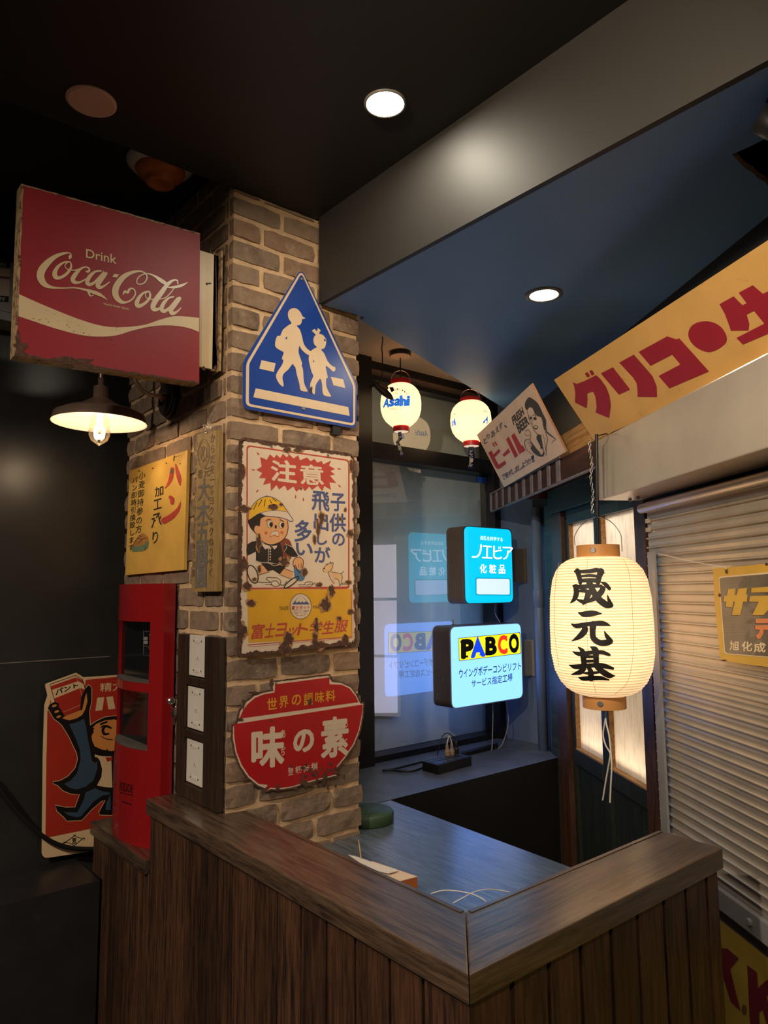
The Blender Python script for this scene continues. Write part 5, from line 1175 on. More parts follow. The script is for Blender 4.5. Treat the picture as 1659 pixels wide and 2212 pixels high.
st = thing('roller_shutter', 'closed ribbed grey roller shutter behind the big paper lantern', 'shutter', W(1.9, .04, .82))
zz, oo = [], []
PT = .0283; n_ = int((1.93-.876)/PT)
for k in range(n_+1):
    z0 = .876+k*PT
    for dz_, do in ((0, 0), (.010, .0015), (.0198, .0002), (.0202, .002), (.0209, .0062), (.0224, .0086), (.0250, .0086), (.0268, .0062), (.0278, .002)):
        if z0+dz_ < 1.931: zz.append(z0+dz_); oo.append(.041+do)
b = MB(); T0, T1 = 1.022, 3.0
vv = [W(T0, o, q) for o, q in zip(oo, zz)] + [W(T1, o, q) for o, q in zip(oo, zz)]; k = len(zz)
b.add(vv, [(i, i+k, i+k+1, i+1) for i in range(k-1)], smooth=False); b.build('curtain', st, M['shutter'])
wpart('bottom_bar', M['galv'], (1.02, 3.0, .036, .056, .822, .875), par=st, bev=.003)
b = MB(); b.disc(W(1.47, .056, .85), WN, .009, .006, M['galv'], 14, .002); b.build('bar_bolt', st)
wpart('guide_rail', M['galv'], (1.054, 1.097, .0565, .064, .003, 1.762), (1.054, 1.060, .031, .0564, .003, .8215), par=st, bev=.001)
b = MB(); b.tube([W(1.045, .072, 1.898), W(3.0, .072, 1.905)], .0145, M['steel'], 20); b.build('roller_tube', st)
for z_ in (1.862, 1.834): wpart('end_clip', M['steel'], (1.028, 1.050, .044, .053, z_-.008, z_+.006), par=st, bev=.001)

# enamel panel hung on the shutter, its string
z = zm(1530, 1200, 8.845); pl = pw_(.068)
sp = thing('hanging_panel', 'yellow rimmed enamel panel with yellow and orange characters hung on the roller shutter', 'sign', pl.P(1560, 1425))
M['smoke_enamel'] = plain('smoky_enamel', '#5d5347', .28, var=.3, scale=14, coat=.3, dirt=('#2f2a25', .35, 8)); M['panel_yellow'] = plain('panel_yellow', '#c69b38', .4, var=.1, scale=12, dirt=('#7d4f1c', .2, 40)); M['panel_orange'] = plain('panel_orange', '#cf7a4a', .4, var=.08); M['panel_cream'] = plain('panel_cream', '#d8c09a', .4)
b = MB(); b.prism([pl.P(*p) for p in jag(z((130,238),(330,230),(1300,140),(1300,2150),(700,2075),(250,2000),(218,1900),(130,1000),(95,430),(92,270)), .35, 3, 9)], -pl.n*.004, M['panel_yellow'], side=M['rust'])
b.art(pl, rounded(z((200,405),(1320,300),(1320,1965),(305,1880)), [6, 1, 1, 8]), .0006, M['panel_cream']); b.art(pl, rounded(z((212,430),(1320,335),(1320,1945),(322,1862)), [5, 1, 1, 7]), .0010, M['smoke_enamel'])
A = lambda pts, mt, lift=.0014: b.art(pl, z(*pts), lift, M[mt])
def sh2(pts): A([(x-12, y+8) for x, y in pts], 'rust', .0012); A(pts, 'panel_yellow')
sh2([(375,645),(520,628),(500,755),(540,755),(575,638),(745,615),(725,745),(752,745),(738,885),(668,880),(610,1140),(445,1138),(508,882),(480,880),(460,990),(330,978),(345,885),(288,880),(300,770),(355,765)])
sh2([(828,620),(1300,585),(1290,690),(815,710)]); sh2([(795,775),(1300,760),(1280,900),(1050,1140),(838,1140),(962,885),(780,878)])
for pts in ([(905,1210),(1300,1200),(1300,1290),(905,1292)], [(895,1335),(1300,1325),(1300,1420),(1060,1420),(1050,1500),(1000,1580),(940,1600),(905,1530),(960,1490),(985,1420),(895,1410)]): A([(x-10, y+8) for x, y in pts], 'rust', .0012); A(pts, 'panel_orange')
for ch, x0, x1, y0, y1 in (('旭',410,590,1630,1805),('化',640,840,1640,1825),('成',870,1095,1660,1845)): b.text(pl, ch, z((x0,y0),(x1,y0+10),(x1-6,y1+6),(x0+4,y1)), .0014, M['panel_cream'], .035)
for q in ((345,300,3,6,1),(215,755,2.6,4,2),(1110,165,3,3,3),(300,2005,6,2,4)): b.art(pl, blob(*z(q[:2])[0], *q[2:], k=16), .0016, M['rust'])
b.build('panel', sp)
b = MB(); b.tube([pw_(.067).P(1423, 1196), pl.P(1490, 1212, .001), pl.P(*z((320,228))[0], .002), pl.P(*z((350,262))[0], .003)], .0011, mat=M['white_wire'], n=6); b.build('string', sp)

# yellow lettered board under the shutter
z = zm(1540, 1940, 8.134); pl = pw_(.0365)
M['dull_yellow'] = plain('dull_yellow_board', '#a98d34', .55, var=.12, scale=7); M['maroon'] = plain('maroon_paint', '#6d1f26', .55, var=.1)
zt0, zt1 = tz(*z((215,508))[0], .0365), tz(*z((960,1050))[0], .0365); zt = (zt0[1]+zt1[1])/2
b = MB(); b.wbox(1.10, 2.6, .0315, .0365, .25, zt, M['dull_yellow'])
for pts in ([(150,880),(255,888),(455,1060),(300,1245),(485,1985),(310,1820),(150,1300)], [(602,1175),(775,1305),(790,1585),(945,1435),(1100,1560),(940,1730),(1250,2900),(1050,2600),(870,1960),(810,2010),(830,2600),(700,2500),(640,2080)]): b.art(pl, z(*pts), .0008, M['maroon'])
b.art(pl, z(*[(548+44*math.cos(a)-6*math.sin(a), 1960+92*math.sin(a)+20*math.cos(a)) for a in np.linspace(0, 2*math.pi, 18)[:-1]]), .0008, plain('ochre_dot', '#6e5020', .55))
tag(b.build('lettered_board'), 'dull yellow board with maroon letters low on the wall under the roller shutter', 'sign')

# ================================================================ big paper lantern
LT, LO = 1.083, .235; lc = W(LT, LO, 0)
pq = pw_(LO); lz = lambda y: float(pq.P(1298, y)[2])
z_rt, z_r, z_b, z_bb = lz(1177), lz(1202), lz(1499), lz(1525); hb_ = z_r-z_b
mmp = float(((lc-CAM)@FWD))/F
prof_v = [0, .02, .05, .10, .17, .3, .5, .7, .82, .90, .95, .98, 1.0]; prof_r = [q*mmp for q in (47, 70, 86, 99, 108, 114.5, 117, 116, 109, 97, 83, 68, 48)]
rad = lambda z_: float(np.interp((z_r-z_)/hb_, prof_v, prof_r))
bl = thing('paper_lantern', 'large glowing cream paper lantern with three black brush characters, hanging by a pole', 'lantern', (lc[0], lc[1], z_bb))
t = NT('lantern_paper'); tc = t.n('ShaderNodeTexCoord'); sx = t.n('ShaderNodeSeparateXYZ'); t.l(tc.outputs['Object'], sx.inputs[0])
NR = 50
ml = t.n('ShaderNodeMath', operation='MULTIPLY'); ml.inputs[1].default_value = NR/hb_; t.l(sx.outputs['Z'], ml.inputs[0])
fr = t.n('ShaderNodeMath', operation='FRACT'); t.l(ml.outputs[0], fr.inputs[0])
rib = t.ramp(fr.outputs[0], [(.0, lin('#6e5026')), (.12, lin('#f3c894')), (.5, lin('#ffd6a6')), (.90, lin('#f3c894')), (1, lin('#6e5026'))])
nz = t.ramp(t.noise(t.coord((20,20,120)), 1.0, 4), [(.3, (.86,.84,.80,1)), (.7, (1,1,1,1))]); cl = t.mix(1.0, rib, nz, 'MULTIPLY')
lw = t.n('ShaderNodeTexGradient', gradient_type='SPHERICAL'); mp = t.n('ShaderNodeMapping'); mp.inputs['Location'].default_value = (0, 0, -(z_r+z_b-2*z_bb)/2/.26); mp.inputs['Scale'].default_value = (1/.26, 1/.26, 1/.26); t.l(tc.outputs['Object'], mp.inputs[0]); t.l(mp.outputs[0], lw.inputs[0])
t.l(cl, t.b.inputs['Base Color']); t.l(cl, t.b.inputs['Emission Color']); vr = t.n('ShaderNodeMapRange'); vr.inputs[1].default_value = .1; vr.inputs[2].default_value = .35; vr.inputs[3].default_value = E_LANTERN*.42; vr.inputs[4].default_value = E_LANTERN*.68; t.l(lw.outputs['Fac'], vr.inputs[0]); t.l(vr.outputs[0], t.b.inputs['Emission Strength']); t.b.inputs['Roughness'].default_value = .7
M['lantern'] = t.m
b = MB(); NS = NR*3; pr = []
for i in range(NS+1):
    v_ = i/NS; z_ = z_r-hb_*v_; ph = ((z_-z_bb)*NR/hb_) % 1.0; pr.append((rad(z_)+.0012*math.cos(2*math.pi*ph), z_))
b.lathe(pr, (lc[0], lc[1], 0), mat=M['lantern'], n=72); body = b.build('paper_body', bl)
ls = Lath(lc[:2], rad, z_b, z_r); z = zm(1140, 940, 3.197); b = MB()
ink = plain('brush_black', '#15100c', .6)
zb_ = zm(1210, 1215, 4.707)
for pts, wd in (
    ([(175,85),(195,150),(205,210)], [44,40,30]), ([(150,92),(280,90),(380,78),(440,105)], [20,34,36,20]), ([(415,90),(395,150),(385,200)], [56,46,44]), ([(215,140),(300,133),(380,140)], [20,26,26]), ([(205,185),(300,180),(390,185)], [34,36,40]),
    ([(135,240),(200,250),(320,238),(420,240)], [20,38,36,22]), ([(160,245),(165,310),(145,370),(100,416)], [46,46,38,4]), ([(195,290),(260,290),(310,315)], [22,34,26]), ([(290,305),(272,360),(235,420)], [50,46,20]), ([(175,378),(215,395),(250,405)], [16,30,36]), ([(270,405),(345,365),(410,310),(435,265)], [16,44,50,46]), ([(295,200),(340,300),(400,380),(470,430),(520,440)], [50,54,56,56,34]), ([(520,435),(495,380),(480,325)], [36,26,4]), ([(415,200),(460,222),(500,265)], [10,34,30]),
    ([(185,510),(240,526),(330,517),(420,520)], [12,46,50,12]), ([(115,625),(170,645),(300,625),(430,620),(505,640)], [12,40,38,44,14]), ([(245,650),(250,690),(200,750),(112,803)], [44,54,46,4]), ([(335,630),(330,700),(340,770),(400,815),(480,815),(515,810)], [60,50,50,50,52,34]), ([(515,800),(475,750),(447,695)], [40,34,4]),
    ([(130,908),(200,930),(330,915),(430,915),(500,940)], [12,40,34,36,24]), ([(185,862),(225,900),(235,960),(245,1050)], [12,40,48,44]), ([(310,858),(355,890),(365,960),(368,1050)], [14,56,48,44]), ([(250,960),(350,958)], [26,24]), ([(250,1005),(350,1002)], [26,26]), ([(95,1043),(160,1060),(300,1048),(430,1050),(535,1078)], [12,40,36,44,24]), ([(250,1060),(210,1110),(120,1138)], [40,46,14]), ([(370,1060),(430,1110),(500,1150),(555,1152)], [40,50,46,10]), ([(285,1060),(310,1110),(315,1180)], [30,44,50]), ([(235,1125),(300,1125),(390,1118)], [14,28,20]), ([(190,1170),(240,1180),(400,1175),(495,1195)], [12,36,36,14])):
    b.stroke(ls, zb_(*pts), [q*1.22/4.707 if q > 15 else q/4.707 for q in wd], .0026, ink, 7)
b.build('lettering', bl)
b = MB()
for pts in ([(415,850),(405,1000),(405,1300),(425,1560),(470,1780)], [(660,855),(700,960),(722,1200),(728,1500),(690,1700),(600,1790)], [(215,880),(190,1050),(185,1350),(215,1600)]): b.stroke(ls, z(*pts), .7, .002, plain('seam_tan', '#b98a4c', .7), 8)
b.build('seam', bl)
M['ring_tan'] = plain('tan_lantern_ring', '#c08a50', .45, var=.04)
for nm, za_, zb_, r0 in (('top_ring', z_r-.001, z_rt, 49.5*mmp), ('bottom_ring', z_bb, z_b+.001, 49*mmp)):
    b = MB(); b.lathe([(r0-.004, za_), (r0, za_), (r0, zb_), (r0-.004, zb_)], (lc[0], lc[1], 0), mat=M['ring_tan'], n=56, close=True, smooth=False); rg = b.build(nm, bl)
    b = MB(); dv = (CAM-lc)*np.array((1,1,0)); dv /= np.linalg.norm(dv); sd_ = np.array((-dv[1], dv[0], 0)); dd = dv*math.cos(.22)+sd_*math.sin(.22)*(1 if nm == 'top_ring' else .8)
    if (dd-dv)@RGT > 0: dd = dv*2*(dd@dv)-dd
    b.disc(lc+dd*(r0-.0005)+np.array((0,0,(za_+zb_)/2)), dd, .0085, .004, M['screw'], 16, .0015); b.build('bolt', rg)
z = zm(1140, 1000, 5.53)
b = MB(); hp = z((566,985),(556,910),(575,840),(625,760),(700,695),(790,655),(830,628)); b.tube([pq.P(*p) for p in spline(hp, 1, 4)[0]], .0014, M['screw'], 6); hp = z((845,650),(900,658),(975,690),(1055,765),(1112,860),(1122,950),(1126,1060)); b.tube([pq.P(*p) for p in spline(hp, 1, 4)[0]], .0014, M['screw'], 6); b.build('handle_wire', bl)
b = MB(); p_top = pq.P(1288.5, 938); b.tube([p_top, np.array((lc[0], lc[1], z_rt-.004))], .0052, M['black_plastic'], 10); b.tube([p_top+(0,0,-.006), p_top-WN*.03+np.array((0,0,.002)), W(LT, .188, 2.1275)], .002, M['black_plastic'], 6); b.build('pole', bl)
b = MB(); zc0, zc1 = float(pq.P(1284, 952)[2]), float(pq.P(1284, 1112)[2]); nl = 22
off = -RGT*.010
for k in range(nl):
    c = np.array((lc[0], lc[1], zc0+(zc1-zc0)*k/nl))+off*(1+.25*math.sin(k*.7)); a = RGT if k % 2 else np.array(FWD)
    b.tube([c+a*.0035*math.cos(q)+np.array((0,0,.0075))*math.sin(q) for q in np.linspace(0, 2*math.pi, 11)], .0011, M['chrome'], 5, cap=False)
b.build('chain', bl)
b = MB(); b.lathe([(0, z_bb+.012), (46*mmp, z_bb+.012), (46*mmp, z_bb+.009), (0, z_bb+.009)], (lc[0], lc[1], 0), mat=M['ring_tan'], n=40); b.build('bottom_plate', bl)
z = zm(1150, 1480, 5.027); b = MB(); c0 = pq.P(*z((783,262))[0]); b.tube([c0+RGT*.008*math.cos(q)+np.array((0,0,.008))*math.sin(q) for q in np.linspace(0, 2*math.pi, 15)], .0012, M['screw'], 6, cap=False); b.tube([c0+(0,0,.008), c0+(0,0,z_bb+.009-c0[2])], .001, M['screw'], 6); b.build('eye_hook', bl)
for pts in ([(786,235),(795,350),(775,470),(770,560),(800,660),(845,740),(835,830),(805,1000),(764,1248)], [(790,240),(800,400),(832,540),(850,700),(862,880),(852,1080),(843,1275)]):
    b = MB(); b.tube([pq.P(*p) for p in spline(z(*pts), 1, 4)[0]], .0024, M['white_wire'], 8); b.build('cord', bl)

# ================================================================ two small beer lanterns
zl = zm(790, 720, 7.9)
M['lan_red'] = plain('lantern_red', '#c2202c', .35, var=.04); M['asahi_blue'] = glow('print_blue', '#1f6fd0', .8); M['navy'] = plain('navy_strip', '#1d2350', .5, var=.05)
def paper(name, col, strength, h, zb_, nr):
    t = NT(name); tc = t.n('ShaderNodeTexCoord'); sx = t.n('ShaderNodeSeparateXYZ'); t.l(tc.outputs['Object'], sx.inputs[0])
    ml = t.n('ShaderNodeMath', operation='MULTIPLY'); ml.inputs[1].default_value = nr/h; t.l(sx.outputs['Z'], ml.inputs[0]); fr = t.n('ShaderNodeMath', operation='FRACT'); t.l(ml.outputs[0], fr.inputs[0])
    c = lin(col); dk = tuple(q*.72 for q in c[:3])+(1,)
    cl = t.ramp(fr.outputs[0], [(0, dk), (.3, c), (.75, c), (1, dk)]); t.l(cl, t.b.inputs['Base Color']); t.l(cl, t.b.inputs['Emission Color']); t.b.inputs['Emission Strength'].default_value = strength; return t.m
lan_paper = paper('small_lantern_paper', '#ffd8a2', E_SMALL*.52, .170, 0, 34)
def small_lantern(yl, cxp, y_top, y_b0, y_b1, y_bot, label, cord_top, art):
    pl = py_(yl); c = pl.P(cxp, (y_b0+y_b1)/2); mm = float((c-CAM)@FWD)/F; zf = lambda y: float(pl.P(cxp, y)[2])
    zt_, z0, z1, zb_ = zf(y_top), zf(y_b0), zf(y_b1), zf(y_bot); hh = z0-z1; R = 44.2*mm
    pv = [0, .03, .08, .16, .28, .45, .6, .75, .86, .94, 1]; pr_ = [R*q for q in (.50, .62, .74, .87, .965, 1, .985, .90, .76, .58, .42)]
    rd = lambda z_: float(np.interp((z0-z_)/hh, pv, pr_))
    L_ = thing('paper_lantern', label, 'lantern', (c[0], c[1], zb_), 'small beer lanterns by the window')
    b = MB(); b.lathe([(rd(z0-hh*k/90)+.0004*math.cos(2*math.pi*k/90*34), z0-hh*k/90) for k in range(91)], (c[0], c[1], 0), mat=lan_paper, n=56); b.build('paper_body', L_)
    for nm, a_, b_, r0 in (('top_ring', z0-.002, zt_, .50*R), ('bottom_ring', zb_, z1+.002, .40*R)):
        b = MB(); b.lathe([(r0-.003, a_), (r0, a_), (r0, b_), (r0-.003, b_)], (c[0], c[1], 0), mat=M['lan_red'], n=40, close=True, smooth=False); b.build(nm, L_)
    b = MB(); b.lathe([(0, zb_+.004), (.385*R, zb_+.004), (.385*R, zb_+.001), (0, zb_+.001)], (c[0], c[1], 0), mat=glow('lantern_glow_plate', '#ffe9c4', .7), n=32); b.build('base_plate', L_)
    b = MB(); b.tube([np.array((c[0], c[1], zt_-.008)), np.array((c[0], c[1], cord_top))], .0028, M['black_rubber'], 8); b.build('cord', L_)
    hp = [c*np.array((1,1,0))+RGT*(.48*R*math.cos(a))+np.array((0,0,zt_-.01+.055*math.sin(a)**.8)) for a in np.linspace(0, math.pi, 15)]
    b = MB(); b.tube(hp, .0012, M['chrome'], 6); b.build('handle_wire', L_)
    b = MB(); art(b, Lath(c[:2], rd, z1, z0), c, zb_, pl); b.build('print', L_)
    return L_, c, zb_
def strip(b, pl, left, right, txt, quads):
    """hanging paper strip with white characters"""
    n_ = len(left)
    vv = [pl.P(*p, .012+.006*math.sin(i*1.3)) for i, p in enumerate(left)] + [pl.P(*p, .012+.006*math.sin(i*1.3)) for i, p in enumerate(right)]
    b.add(vv, [(i, i+1, n_+i+1, n_+i) for i in range(n_-1)], M['navy'])
    for ch, q in zip(txt, quads): b.text(pl, ch, q, .022, M['white_plastic'], .03)
def art1(b, ls, c, zb_, pl):
    z = zl
    for ch, x0, x1, y0, y1 in (('A',300,395,1110,1262),('s',398,478,1130,1245),('a',490,575,1120,1232),('h',590,640,1065,1230),('i',0,0,0,0)):
        if x1: b.text(ls, ch, z((x0+20,y0),(x1+14,y0-4),(x1-6,y1-6),(x0,y1)), .0012, M['asahi_blue'], .055, maxe=.2)
    b.text(ls, 'h', z((592,1072),(700,1078),(686,1232),(586,1235)), .0013, M['asahi_blue'], .06, maxe=.2); b.text(ls, 'i', z((712,1075),(748,1075),(738,1228),(704,1230)), .0013, M['asahi_blue'], .05, maxe=.2)
    b.text(ls, 'アサヒビール', z((400,1282),(610,1270),(608,1302),(400,1312)), .0012, plain('print_grey', '#5b6474', .6), .012, maxe=.3)
    for ch, x, y, a in zip('BREWERIES LIMITED', range(430, 740, 18), (985,975,968,962,958,956,955,955,956,960,966,975,985,997,1010,1024,1035), range(17)):
        if ch != ' ': b.text(ls, ch, z((x-6,y-15),(x+8,y-15),(x+8,y+15),(x-6,y+15)), .0012, plain('print_grey', '#5b6474', .6), 0, maxe=.4)
    b.stroke(ls, z((480,1000),(530,998)), .5, .0012, MATS['print_grey'], 3); b.stroke(ls, z((470,1030),(560,1022)), .5, .0012, MATS['print_grey'], 3)
def tail1(b, pl):
    z = zl
    strip(b, pl, z((548,1690),(555,1740),(562,1800),(515,1850),(525,1900),(560,2000),(592,2108)), z((608,1680),(612,1740),(620,1805),(572,1850),(590,1905),(625,1990),(672,2100)), 'アサビール', [z(*q) for q in (((562,1765),(612,1750),(608,1815),(560,1825)), ((520,1830),(568,1815),(572,1855),(525,1865)), ((530,1870),(580,1855),(592,1915),(545,1925)), ((548,1930),(598,1915),(610,1975),(560,1985)), ((575,2000),(628,1985),(640,2070),(588,2080)))])
l1, c1, zb1 = small_lantern(2.32, 866, 822, 832, 922, 933, 'glowing white beer lantern with blue print, nearest the brick pillar', 2.672, art1)
b = MB(); tail1(b, py_(2.32)); b.build('paper_strip', l1)
cn = py_(2.32).P(870, 768); b = MB(); b.disc((c1[0], c1[1], ZP), (0,0,-1), .047, .020, M['black_plastic'], 40, .002); b.disc((c1[0], c1[1], ZP-.0202), (0,0,-1), .044, .001, M['recess_paint'], 40); tag(b.build('ceiling_rose'), 'round black ceiling rose above the lantern nearest the brick pillar', 'ceiling rose')
z2 = zm(960, 830, 11.645)
def art2(b, ls, c, zb_, pl):
    z = z2
    b.art(ls, z((1085,790),(1090,900),(1080,985),(1050,1005),(1070,930),(1040,905),(1000,985),(965,985),(985,925),(1040,880)), .0012, M['asahi_blue'])
    b.art(ls, z((252,830),(275,920),(288,1020),(275,1045),(245,1000),(240,900)), .0012, M['asahi_blue'])
    for x in (185, 205, 225): b.art(ls, z((x,920),(x+14,920),(x+18,1055),(x+4,1055)), .0012, M['asahi_blue'])
    for s2 in ([(990,690),(1010,650),(1025,690)], [(1045,720),(1060,670),(1080,680)], [(240,770),(255,720),(265,780)], [(1110,920),(1118,980)]): b.stroke(ls, z(*s2), .7, .0012, MATS['print_grey'], 3)
    # printed wordmark on the far side, seen mirrored in the window
    rdir = np.array([0, 1.0, 0]); 
    v2, fs = glyphs('Asahi', .012, .3)
    v2, fs = subdivide(v2, fs, .15); xs = [q[0] for q in v2]; sc = .075/(max(xs)-min(xs)); ce = c[:2]
    vv = []
    for x, y in v2:
        a = math.pi/2+.15 - (x-(max(xs)+min(xs))/2)*sc/.088*-1; z_ = c[2]-.012+y*sc*1.4; r_ = ls.r(z_)+.0012
        vv.append((ce[0]+r_*math.cos(a), ce[1]+r_*math.sin(a), z_))
    b.add(vv, fs, M['asahi_blue'])
l2, c2, zb2 = small_lantern(2.31, 1017, 861, 869, 954, 964, 'glowing white beer lantern, its print turned aside, nearest the beer board', ZP, art2)
z = z2; b = MB()
strip(b, py_(2.31), z((605,1570),(605,1700),(600,1800),(620,1900),(610,2000),(582,2125)), z((742,1570),(740,1700),(768,1800),(755,1900),(745,2000),(715,2135)), 'アサビール', [z(*q) for q in (((622,1670),(712,1665),(705,1740),(618,1745)), ((622,1745),(715,1740),(725,1800),(640,1805)), ((640,1812),(725,1808),(722,1870),(636,1875)), ((640,1878),(720,1874),(716,1945),(634,1950)), ((610,1965),(710,1960),(704,2070),(604,2075)))])
b.build('paper_strip', l2)
# hanging clip lamp
pl = py_(2.222); z = zl; cl_ = thing('clip_lamp', 'small dark brown clip lamp dangling by its cord in front of a lantern', 'lamp', pl.P(825, 840))
M['smoky'] = plain('smoky_brown_plastic', '#3a2a24', .25, var=.1)
b = MB(); a_, e_ = pl.P(*z((95,805))[0]), pl.P(*z((455,1120))[0]); d = e_-a_
b.tube([a_, a_+d*.08, a_+d*.3, a_+d*.6, a_+d*.85, e_], [.006, .0095, .014, .016, .013, .006], M['smoky'], 14); b.build('body', cl_)
b = MB(); q0, q1 = pl.P(*z((215,850))[0], .010), pl.P(*z((370,940))[0], .012); b.tube([q0, (q0+q1)/2, q1], [.008, .010, .007], plain('bronze_reflector', '#7a5544', .35, metal=.3), 12); b.build('reflector', cl_)
for pts in (((60,890),(125,865),(140,900),(75,945)), ((400,925),(455,925),(472,985),(440,1005))):
    b = MB(); b.prism([pl.P(*p, .004) for p in z(*pts)], (0, -.006, 0), M['smoky']); b.build('tab', cl_, bevel=.001)
b = MB(); b.tube([pl.P(*p) for p in spline(z((265,-40),(285,60),(290,130),(275,250),(285,400),(285,560),(278,700),(262,830)), 1, 4)[0]], .0024, plain('brown_cord', '#4a382c', .5), 8); b.build('cord', cl_)

# ================================================================ lit sign boxes on the window return wall
def lightbox(name, label, yf, yb, q, rad_, face_mat, side_mat, art, ribs=0, rim='#9aa0a8'):
    pl = py_(yf); P_ = [pl.P(*p) for p in q]
    x0, x1 = (P_[0][0]+P_[3][0])/2, (P_[1][0]+P_[2][0])/2; z1_, z0_ = (P_[0][2]+P_[1][2])/2, (P_[2][2]+P_[3][2])/2
    def rr(i): return rounded([(x0+i, z0_+i), (x1-i, z0_+i), (x1-i, z1_-i), (x0+i, z1_-i)], max(rad_-i, .004), 8)
    g = thing(name, label, 'sign box', ((x0+x1)/2, (yf+yb)/2, z0_))
    b = MB(); o = rr(0); n_ = len(o)
    ysq = [yf+.004] + [yf+.012+(yb-yf-.024)*k/(ribs*2) for k in range(ribs*2+1)] + [yb-.004] if ribs else [yf+.004, yb-.004]
    cxm, czm = (x0+x1)/2, (z0_+z1_)/2
    def ring(k): 
        i = .0015 if (ribs and 0 < k < len(ysq)-1 and k % 2 == 0) else 0
        return rr(i)
    rings = [[(x, ysq[k], z_) for x, z_ in ring(k)] for k in range(len(ysq))]
    b.add([p for r_ in rings for p in r_], [(k*n_+i, k*n_+(i+1) % n_, (k+1)*n_+(i+1) % n_, (k+1)*n_+i) for k in range(len(ysq)-1) for i in range(n_)], side_mat, False)
    b.build('casing', g)
    for nm, ya_, sg_ in (('front_rim', yf, 1), ('back_rim', yb, -1)):
        b = MB(); b.prism([(x, ya_, z_) for x, z_ in rr(-.0005)], (0, .0038*sg_, 0), plain('rim_'+rim, rim, .3, metal=.6), holes=[[(x, ya_, z_) for x, z_ in rr(.0035)]]); b.build(nm, g)
    f = MB(); r1, r2 = rr(.0036), rr(.020)
    A_ = [(x, yf+.002, z_) for x, z_ in r1]; B_ = [(x, yf-.008, z_) for x, z_ in r2]
    f.add(A_+B_, [(i, n_+i, n_+(i+1) % n_, (i+1) % n_) for i in range(n_)], face_mat); f.add(B_, [tuple(range(n_))], face_mat)
    art(f, py_(yf-.008))
    f2 = MB(); f2.mats = list(f.mats); f2.m = list(f.m); f2.smooth = list(f.smooth); f2.f = [tuple(reversed(t_)) for t_ in f.f]; f2.v = [(x0+x1-p[0], yf+yb-p[1], p[2]) for p in f.v]
    f.build('front_face', g); f2.build('back_face', g)
    return g, x0, x1, z0_, z1_
zp = zm(920, 1320, 6.9125); zn = zm(960, 1110, 9.217)
f_blue = glow('box_face_ice', (104,155,255), E_BOX*.34, (24,34,44)); f_cyan = glow('box_face_cyan', (0,198,246), E_BOX*.145, (4,34,40)); f_wh = glow('box_white_glow', '#cfe6ff', E_BOX*.19); f_lav = glow('box_window_glow', '#b8cdfb', E_BOX*.16)
f_yel = glow('box_yellow', '#efdf1e', E_BOX*.14); f_red = glow('box_red', '#e0301e', E_BOX*.15); f_bl2 = glow('box_royal', '#0a3bd8', E_BOX*.15); f_blk = plain('box_black', '#11140f', .4); f_dk = plain('box_ink', '#123044', .4); f_teal = glow('box_teal_line', '#0a8298', E_BOX*.15)
def art_p(f, pl):
    z = zp
    f.art(pl, rounded(z((485,403),(1408,316),(1422,635),(495,748)), 2.5), .0005, f_dk); f.art(pl, rounded(z((492,410),(1400,324),(1414,628),(502,740)), 2.5), .0009, f_yel)
    # slab letters
    f.text(pl, 'A', z((745,405),(800,402),(868,655),(690,678)), .0013, f_bl2, .09); f.text(pl, 'C', z((1085,375),(1205,375),(1212,625),(1085,628)), .0013, f_red, .06); f.text(pl, 'O', z((1245,362),(1378,352),(1382,608),(1252,608)), .0013, f_blk, .07)
    f.text(pl, 'P', z((545,445),(695,435),(690,690),(545,695)), .0013, f_blk, .08); f.text(pl, 'B', z((905,405),(1040,395),(1045,635),(905,645)), .0013, f_blk, .07)
    for pts in (((515,440),(570,438),(570,470),(515,475)), ((522,670),(630,662),(632,690),(524,703)), ((885,398),(930,395),(930,425),(885,428)), ((885,628),(930,624),(930,652),(885,656)), ((1190,372),(1212,370),(1208,450),(1185,430))): f.art(pl, z(*pts), .0014, f_red if pts[0][0] == 1190 else f_blk)
    for pts in (((685,655),(745,650),(738,678),(683,684)), ((800,640),(872,632),(872,655),(798,664))): f.art(pl, z(*pts), .0014, f_bl2)
    f.text(pl, 'ウイングボデーコンビリフト', z((495,862),(1422,752),(1420,875),(498,1010)), .0006, f_dk, .012)
    f.text(pl, 'サービス指定工場', z((680,1030),(1295,925),(1290,1050),(682,1145)), .0006, f_dk, .012)
